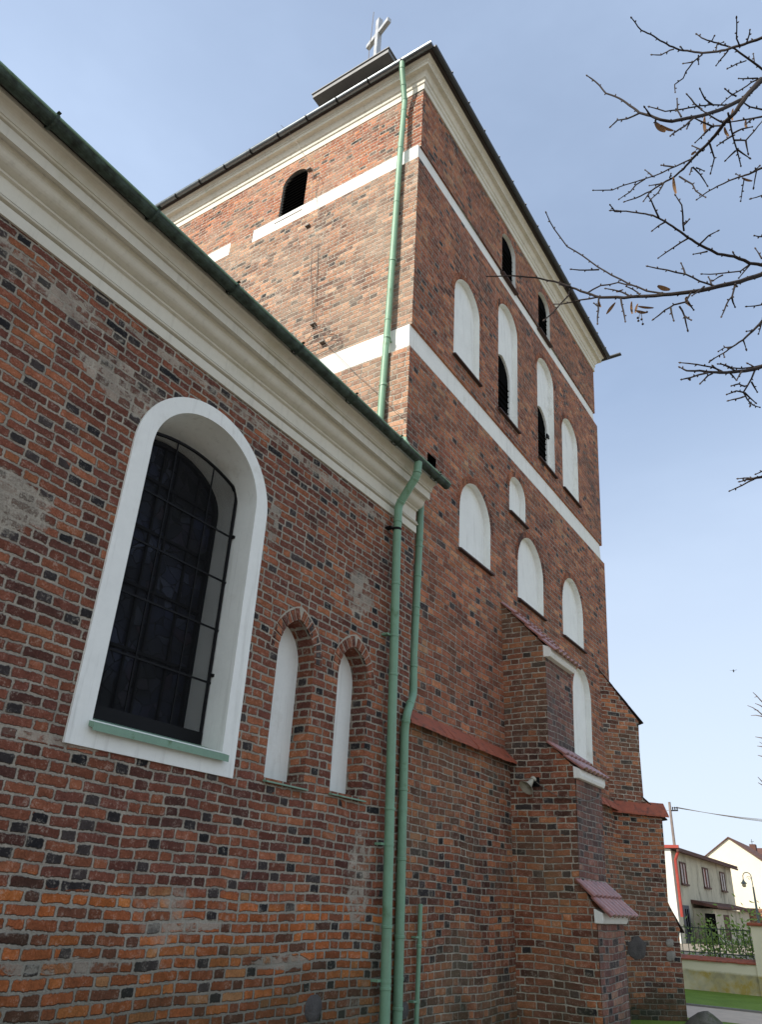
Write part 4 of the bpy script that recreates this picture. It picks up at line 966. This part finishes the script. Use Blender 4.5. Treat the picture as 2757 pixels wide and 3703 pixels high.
# street lamp
lx, ly = 33.0, 0.08
lp_ = thing('street_lamp', 'old fashioned street lamp with a curled arm and hanging globe before the cream gable', 'street lamp', (lx, ly, 0.45))
mb = MB(); mb.lathe((lx, ly, 0.4), (0, 0, 1), [(0.09, 0), (0.09, 0.3), (0.05, 0.4), (0.045, 1.6), (0.030, 2.45)], 10)
mb.build('post', 'lamp_metal', lp_, smooth=True)
mb = MB(); arm = [(lx, ly, 2.85)]
for i in range(13):
    t = math.pi*i/12; arm.append((lx, ly+0.14-0.14*math.cos(t)+0.01, 3.18+0.14*math.sin(t)))
arm += [(lx, ly+0.295, 3.10)]
mb.tube(arm, 0.016, 6)
mb.tube([(lx, ly+0.03+0.08*(1-i/14)*math.cos(i*0.6)+0.06, 3.13+0.08*(1-i/14)*math.sin(i*0.6)) for i in range(14)], 0.008, 5)
mb.build('arm', 'lamp_metal', lp_)
mb = MB(); mb.lathe((lx, ly+0.295, 3.12), (0, 0, -1), [(0.012, 0), (0.03, 0.06), (0.05, 0.10), (0.105, 0.16), (0.11, 0.18)], 12); mb.build('lamp_shade', 'lamp_metal', lp_, smooth=True)
mb = MB(); mb.ell((lx, ly+0.295, 2.90), 0.075, 0.075, 0.085, 10, 6); mb.build('lamp_globe', 'lamp_glass', lp_, smooth=True)

# utility pole and its wires
ux, uy = 50.0, 6.62
up_ = thing('utility_pole', 'thin utility pole with insulators rising behind the old house roof', 'utility pole', (ux, uy, 0.45))
zt = 1.8+(6.64-1.8)*1.25
mb = MB(); mb.tube([(ux, uy, 0.3), (ux, uy, zt)], [0.10, 0.075], 8); mb.build('pole', 'pole', up_)
mb = MB(); mb.box(ux-0.03, ux+0.03, uy-0.45, uy+0.02, zt-0.52, zt-0.45)
for i in range(3): mb.tube([(ux, uy-0.15-0.13*i, zt-0.44), (ux, uy-0.15-0.13*i, zt-0.28)], 0.035, 6)
mb.build('insulator', 'iron', up_)
wr = MB()
for k_ in range(3):
    a = Vector((ux, uy-0.15-0.13*k_, zt-0.30)); b = Vector((58.0+2*k_, -4.0, zt-0.15))
    wr.tube([a.lerp(b, i/10)-Vector((0, 0, 0.45*math.sin(math.pi*i/10))) for i in range(11)], 0.016, 4)
tag(wr.build('power_line', 'wire'), 'three overhead wires leading off from the utility pole to the right', 'wire')
wr = MB(); a = Vector((ux, uy, zt-0.45)); b = Vector((49.0, 16.0, zt-0.4))
wr.tube([a.lerp(b, i/8)-Vector((0, 0, 0.5*math.sin(math.pi*i/8))) for i in range(9)], 0.014, 4)
tag(wr.build('power_line', 'wire'), 'single overhead wire leading from the utility pole behind the tower', 'wire')

# bird
def ray(px, py):
    return (FWD + RGT*((px-IW/2)/FPX) - UPV*((py-IH/2)/FPX))
bp = CAMPOS+ray(2655, 2426)*60
bd = MB(); bd.ell(bp, 0.13, 0.055, 0.05, 8, 6, Matrix.Rotation(math.pi/2, 3, 'Y'))
for s in (1, -1):
    bd.add([bp+Vector((0.05, 0.03*s, 0.02)), bp+Vector((-0.06, 0.03*s, 0.02)), bp+Vector((-0.06, 0.28*s, 0.06)), bp+Vector((0.0, 0.30*s, 0.07))], [(0, 1, 2, 3)])
bd.add([bp+Vector((-0.10, 0.02, 0)), bp+Vector((-0.10, -0.02, 0)), bp+Vector((-0.22, -0.04, 0)), bp+Vector((-0.22, 0.04, 0))], [(0, 1, 2, 3)])
tag(bd.build('bird', 'bird'), 'tiny dark bird in flight in the clear sky right of the tower', 'bird')

# ------------------------------------------------------------------ lime tree: twigs hang into the view
Z40, Z41, Z42 = (2100, 0, 1.449), (1750, 700, 0.9454), (2400, 1150, 1.9664)
TREE = (7.6, -8.6)
tree = thing('lime_tree', 'bare lime tree whose budding twigs hang into the sky at the right', 'tree', (TREE[0], TREE[1], 0))
LIMB = [  # view, depth, start radius(native px), end radius, list of polylines (first one is the limb)
 (Z40, 6.3, 5.2, 2.0, [[(980, 190), (952, 200), (880, 225), (820, 243), (760, 262), (700, 272), (640, 276), (580, 270), (520, 260), (470, 240), (420, 212), (370, 180), (320, 160), (270, 95)],
   [(490, 258), (455, 270), (425, 288), (380, 287)], [(640, 286), (590, 325), (555, 375), (540, 410), (495, 442), (498, 480)], [(590, 325), (545, 332)], [(775, 266), (740, 310), (714, 342)],
   [(872, 226), (886, 185), (890, 158)], [(836, 240), (820, 200), (823, 145), (820, 98)], [(620, 290), (621, 335)], [(540, 262), (525, 245)]]),
 (Z40, 8.2, 4.0, 1.8, [[(985, 385), (952, 360), (900, 320), (850, 285), (810, 255), (760, 240), (700, 220), (650, 205), (612, 180)], [(712, 262), (716, 235), (750, 221)], [(690, 215), (703, 190)], [(870, 318), (820, 335), (775, 358)], [(914, 332), (908, 283)]]),
 (Z40, 5.6, 9.5, 2.2, [[(985, 385), (952, 420), (920, 455), (880, 490), (850, 520), (790, 550), (720, 580), (640, 605), (560, 620), (480, 635), (420, 628), (370, 608), (310, 590), (260, 552), (205, 515), (135, 488), (85, 430), (38, 398)],
   [(310, 593), (245, 622), (195, 630), (163, 660)], [(590, 622), (550, 660), (500, 690), (474, 711)], [(570, 650), (560, 672)], [(395, 630), (398, 645)], [(370, 608), (340, 565)], [(530, 612), (510, 580), (508, 520)],
   [(850, 520), (770, 550), (680, 550), (630, 555), (570, 565), (505, 576), (445, 583), (365, 560)], [(700, 552), (655, 520), (630, 470)], [(640, 575), (600, 545), (563, 498)], [(952, 405), (900, 430), (850, 465), (800, 495), (745, 541)], [(930, 410), (880, 412), (833, 411)], [(820, 505), (790, 490), (765, 470)]]),
 (Z40, 5.9, 9.0, 2.0, [[(960, 410), (920, 450), (880, 492), (850, 535), (810, 590), (760, 640), (720, 695), (680, 740), (630, 790), (580, 840), (540, 885), (490, 930), (430, 960), (370, 1000), (290, 1040), (235, 1056)],
   [(640, 785), (590, 830), (500, 870), (430, 905), (350, 935), (230, 970), (170, 995), (72, 997)], [(340, 938), (290, 970), (260, 1005), (205, 1043)], [(490, 875), (440, 868), (430, 866)], [(380, 925), (342, 892)],
   [(520, 925), (590, 965), (605, 1000), (655, 1032)], [(590, 875), (630, 915), (665, 970)], [(610, 880), (648, 895)], [(585, 880), (575, 912)], [(680, 755), (705, 830), (685, 903)], [(645, 790), (590, 765)],
   [(440, 955), (410, 1010), (375, 1040)], [(370, 1000), (335, 1050)], [(430, 962), (365, 972)], [(470, 930), (476, 910)], [(775, 590), (785, 640), (800, 710), (820, 780), (835, 830), (842, 866)], [(800, 710), (750, 740), (720, 762)], [(820, 780), (885, 826)], [(815, 790), (765, 838)],
   [(810, 735), (870, 735), (910, 690), (955, 635)], [(868, 735), (880, 800)], [(790, 640), (740, 640), (690, 612), (640, 578)], [(760, 655), (700, 660), (660, 690), (605, 745)], [(700, 665), (640, 640), (600, 620)], [(690, 660), (650, 705)], [(960, 610), (860, 628), (780, 640)], [(900, 622), (870, 650)], [(960, 575), (890, 560), (850, 530)],
   [(800, 700), (850, 675), (900, 665)]]),
 (Z40, 7.2, 4.0, 1.6, [[(985, 870), (952, 880), (900, 905), (850, 925), (810, 935), (720, 975), (660, 1010), (614, 1044)], [(860, 935), (850, 1000), (842, 1052)], [(900, 905), (940, 870)], [(925, 895), (910, 980)], [(850, 925), (818, 912)], [(990, 1010), (952, 1025), (900, 1040)]]),
 (Z41, 5.2, 9.0, 2.2, [[(985, 266), (952, 275), (880, 300), (800, 318), (720, 335), (640, 345), (560, 350), (480, 355), (400, 355), (350, 340), (300, 320), (240, 300), (180, 288), (100, 280), (16, 283)],
   [(640, 345), (560, 332), (500, 310), (440, 280), (390, 250), (340, 212), (285, 182), (240, 120), (215, 68)], [(395, 260), (350, 262), (303, 259)], [(300, 322), (290, 350), (265, 375), (240, 405), (209, 431)], [(400, 352), (330, 365), (290, 375), (245, 378)],
   [(355, 340), (400, 315), (460, 305), (520, 316)], [(395, 355), (392, 400), (390, 442)], [(392, 385), (378, 375)], [(470, 360), (478, 400), (485, 436)], [(710, 338), (690, 370), (650, 380), (620, 400), (584, 428)], [(670, 385), (690, 420), (698, 464)], [(690, 420), (710, 432)], [(640, 388), (650, 431)], [(700, 370), (718, 396)],
   [(790, 316), (740, 300), (690, 275), (630, 262), (564, 249)], [(690, 275), (677, 240)], [(780, 312), (770, 286)], [(755, 318), (715, 348)], [(862, 304), (850, 350), (830, 380), (815, 419)], [(850, 355), (860, 386)], [(868, 318), (862, 310)], [(500, 350), (470, 335), (420, 325)], [(535, 352), (530, 338), (490, 318)], [(300, 320), (262, 312)]]),
 (Z41, 6.4, 6.5, 2.0, [[(985, 250), (952, 245), (910, 237), (860, 215), (800, 205), (740, 175), (700, 150), (660, 120), (620, 95), (580, 75), (540, 68), (490, 60), (438, 58)], [(686, 128), (682, 80), (680, 40), (658, 8)], [(684, 108), (704, 88)], [(600, 82), (580, 40), (566, 12)], [(700, 153), (650, 185), (600, 219)], [(620, 98), (580, 125)], [(740, 173), (770, 145), (799, 129)],
   [(915, 240), (880, 265), (800, 275), (750, 275)], [(910, 245), (875, 287)], [(820, 278), (790, 295)], [(765, 198), (720, 207)], [(470, 60), (448, 60), (434, 40)], [(862, 216), (856, 205)], [(952, 222), (932, 190)], [(990, 150), (952, 148), (928, 144)], [(985, 378), (952, 380), (903, 386)]]),
 (Z42, 6.6, 5.0, 1.6, [[(740, -15), (702, 25), (640, 90), (570, 155), (490, 205), (430, 250), (340, 300)], [(490, 205), (440, 208), (396, 236)], [(570, 155), (590, 216)], [(640, 90), (598, 94)], [(700, 40), (680, 110)], [(430, 250), (436, 276)], [(365, 285), (332, 312)]]),
 (Z42, 5.8, 8.5, 2.2, [[(750, 325), (702, 345), (640, 365), (560, 378), (480, 386), (400, 388), (330, 384), (260, 375), (170, 375), (122, 352)], [(420, 380), (350, 350), (240, 330), (128, 318)], [(330, 386), (250, 405), (190, 425), (136, 436)], [(350, 395), (320, 410), (268, 462)], [(740, 328), (640, 350), (560, 357), (490, 355), (440, 335), (395, 327)], [(520, 380), (470, 350), (412, 325)], [(400, 375), (360, 345)],
   [(655, 368), (630, 430), (600, 480), (570, 530), (600, 580), (640, 620), (685, 634)], [(582, 486), (540, 470), (488, 482)], [(570, 528), (520, 520), (458, 542)], [(572, 560), (520, 575), (472, 586)], [(580, 530), (655, 600)], [(630, 455), (668, 522)], [(480, 395), (520, 440)], [(565, 370), (525, 440)], [(640, 345), (608, 326)], [(190, 425), (192, 440)], [(625, 600), (618, 628)]]),
 (Z42, 6.2, 6.0, 2.0, [[(745, 1105), (702, 1130), (640, 1142), (590, 1150), (552, 1162)], [(660, 1142), (600, 1138), (538, 1142)], [(650, 1145), (560, 1190), (478, 1228)], [(740, 1075), (702, 1092), (665, 1108)], [(640, 1140), (580, 1138)]])]
budm = MB(); nb_ = 0
def at(view, p, depth):
    return CAMPOS+ray(view[0]+p[0]/view[2], view[1]+p[1]/view[2])*depth
trunk_top = Vector((TREE[0]-0.1, TREE[1]+0.1, 6.0))
def bud(mb, p, d, l, r):
    d = d.normalized(); a = d.orthogonal().normalized(); b = d.cross(a)
    mb.loft([[p+d*(l*h)+r*q*(math.cos(2*math.pi*j/6)*a+math.sin(2*math.pi*j/6)*b) for j in range(6)] for q, h in ((0.5, -0.1), (0.95, 0.2), (1.0, 0.45), (0.6, 0.8), (0.12, 1.0))], True, True)
for li, (view, dep, r0, r1, lines) in enumerate(LIMB):
    br = MB(); ph = random.uniform(0, 6)
    for k, ln in enumerate(lines):
        n = len(ln); pts = []; rs = []
        pxr0 = r0 if k == 0 else min(r0*0.5, 3.2); px = FPX/dep
        for i in range(n-1):
            for t in ((0, 0.5) if k else (0, 0.33, 0.66)):
                f = (i+t)/(n-1); q = (ln[i][0]+(ln[i+1][0]-ln[i][0])*t, ln[i][1]+(ln[i+1][1]-ln[i][1])*t)
                if i+t > 0: q = (q[0]+random.uniform(-1.6, 1.6), q[1]+random.uniform(-1.6, 1.6))
                # depth drifts smoothly over the limb so the spray is not flat
                dq = dep*(1+0.05*math.sin(q[0]*0.006+ph)+0.05*math.sin(q[1]*0.008+ph*2)+ (0.03*f*math.sin(k*2.1) if k else 0))
                pts.append(at(view, q, dq)); rs.append((pxr0+(r1-pxr0)*f**0.75)*1.08/px)
        q = ln[-1]; dq = dep*(1+0.05*math.sin(q[0]*0.006+ph)+0.05*math.sin(q[1]*0.008+ph*2)+(0.03*math.sin(k*2.1) if k else 0))
        pts.append(at(view, q, dq)); rs.append(r1*0.85/px)
        if k == 0:                                          # carry the limb on to the trunk outside the picture
            e = pts[0]; j = Vector((TREE[0], TREE[1], max(2.4, e.z*0.62)))
            pre = [j, j.lerp(e, 0.35)+Vector((0, 0, 0.15)), j.lerp(e, 0.7)+Vector((0, 0, 0.10))]
            pts = pre+pts; rs = [rs[0]*2.4, rs[0]*1.8, rs[0]*1.3]+rs
        br.tube(pts, rs, 6 if k else 8)
        tip = pts[-1]-pts[-2]
        bud(budm, pts[-1], tip, 10.5/px, 3.3/px)
        L = 0
        for i in range(4 if k == 0 else 1, len(pts)-1):
            L += (pts[i]-pts[i-1]).length*px
            if L > (26 if k else 44):
                L = 0; d = (pts[i]-pts[i-1]).normalized(); sd = d.cross(ray(2400, 900)).normalized()*(1 if nb_ % 2 else -1); nb_ += 1
                bud(budm, pts[i]+sd*rs[i]*0.6, d*0.7+sd*0.9, random.uniform(6, 9)/px, random.uniform(2.2, 3.0)/px)
    br.build('branch', 'bark', tree, smooth=True)
bo = budm.build('buds', 'bud', tree, smooth=True); bo['kind'] = 'stuff'
tk = MB(); tk.tube([(TREE[0], TREE[1], -0.2), (TREE[0]+0.02, TREE[1], 0.3), (TREE[0], TREE[1], 2.0), (TREE[0]+0.05, TREE[1]-0.05, 5.0), (TREE[0], TREE[1]-0.1, 9.0), (TREE[0]+0.3, TREE[1]-0.2, 13.0)], [0.36, 0.26, 0.22, 0.18, 0.11, 0.03], 14)
tk.build('trunk', 'bark', tree, smooth=True)
for (view, p, dep, l, wd, ang) in ((Z41, (617, 322), 5.2, 34, 11, 0.3), (Z41, (436, 392), 5.2, 38, 8, -0.9), (Z41, (508, 390), 5.2, 32, 5, 1.5), (Z41, (524, 392), 5.2, 24, 5, 1.8), (Z41, (556, 388), 5.2, 40, 5, 0.1), (Z41, (540, 404), 5.2, 26, 7, 0.2), (Z41, (700, 370), 5.2, 26, 7, 1.0), (Z41, (398, 378), 5.2, 16, 5, 1.2), (Z41, (466, 332), 5.2, 20, 4, -0.3),
                               (Z40, (420, 665), 5.5, 36, 13, 0.7), (Z40, (455, 670), 5.5, 36, 6, 0.4), (Z40, (655, 655), 5.8, 42, 7, 1.5), (Z40, (496, 972), 5.8, 42, 7, 1.4), (Z40, (768, 690), 5.8, 26, 6, 1.1), (Z40, (842, 545), 5.6, 40, 6, -1.1), (Z40, (876, 940), 7.0, 28, 5, 0.3), (Z40, (800, 600), 5.8, 30, 5, 1.6), (Z40, (595, 800), 5.8, 16, 6, -0.6), (Z40, (872, 650), 5.8, 22, 5, 1.4)):
    c = at(view, p, dep*1.0); px = FPX/dep; a = (RGT*math.cos(ang)-UPV*math.sin(ang)); b = (RGT*math.sin(ang)+UPV*math.cos(ang)); mb = MB(); top = []; bot = []
    for i in range(7):
        t = i/6; hw = wd/px*math.sin(math.pi*(0.06+0.88*t))**0.7; cc = c+a*((t-0.5)*l*1.4/px)+FWD*(0.012*math.sin(t*3))
        top.append(cc+b*hw*0.7-FWD*0.006); bot.append(cc-b*hw*0.7+FWD*0.004)
    mb.loft([top, [p_+FWD*0.002 for p_ in top], [p_+FWD*0.002 for p_ in bot], bot], False); mb.quad(top[0], bot[0], bot[1], top[1])
    mb.loft([top, bot], False)
    mb.build('dry_bract', 'bract', tree)
for (p) in ((530, 435), (545, 446), (541, 430), (559, 405), (528, 425)):
    mb = MB(); c = at(Z41, p, 5.2); mb.ell(c, 0.0085, 0.0085, 0.0085, 8, 6); mb.tube([c, at(Z41, (540, 402), 5.2)], 0.0012, 4); mb.build('seed', 'bud', tree, smooth=True)

# far bare tree just entering at the right edge
ft = thing('bare_tree', 'distant bare tree with grey twigs at the right edge behind the houses', 'tree', (72, -8.5, 0.45))
Z43 = (2557, 2350, 2.56); mb = MB()
def far(p, d=70): return CAMPOS+ray(Z43[0]+p[0]/Z43[2], Z43[1]+p[1]/Z43[2])*d
root = Vector((72.0, -9.0, 6.0))
for ln in ([(560, 520), (505, 470), (460, 420), (430, 392)], [(560, 640), (505, 590), (470, 560), (430, 535), (380, 515)], [(570, 630), (510, 615), (460, 605), (412, 608)], [(560, 560), (500, 515), (450, 495)], [(560, 830), (510, 815), (452, 805)], [(570, 910), (510, 895), (470, 890)], [(570, 1000), (512, 985), (476, 975)], [(570, 900), (490, 852)], [(560, 1260), (512, 1215), (476, 1176)], [(560, 1270), (512, 1248), (478, 1228)], [(480, 560), (440, 555)], [(470, 430), (445, 440)]):
    pts = [far(p) for p in ln]
    if len(ln) > 2: mb.tube([root.lerp(pts[0], 0.0), root.lerp(pts[0], 0.6)]+pts, [0.12, 0.09]+[0.075-0.05*i/(len(pts)-1) for i in range(len(pts))], 5)
    else: mb.tube(pts, [0.05, 0.02], 5)
mb.build('crown', 'pole', ft)
mb = MB(); mb.tube([(72, -9, 0.3), (72, -9, 6.2)], [0.25, 0.14], 8); mb.build('trunk', 'pole', ft)
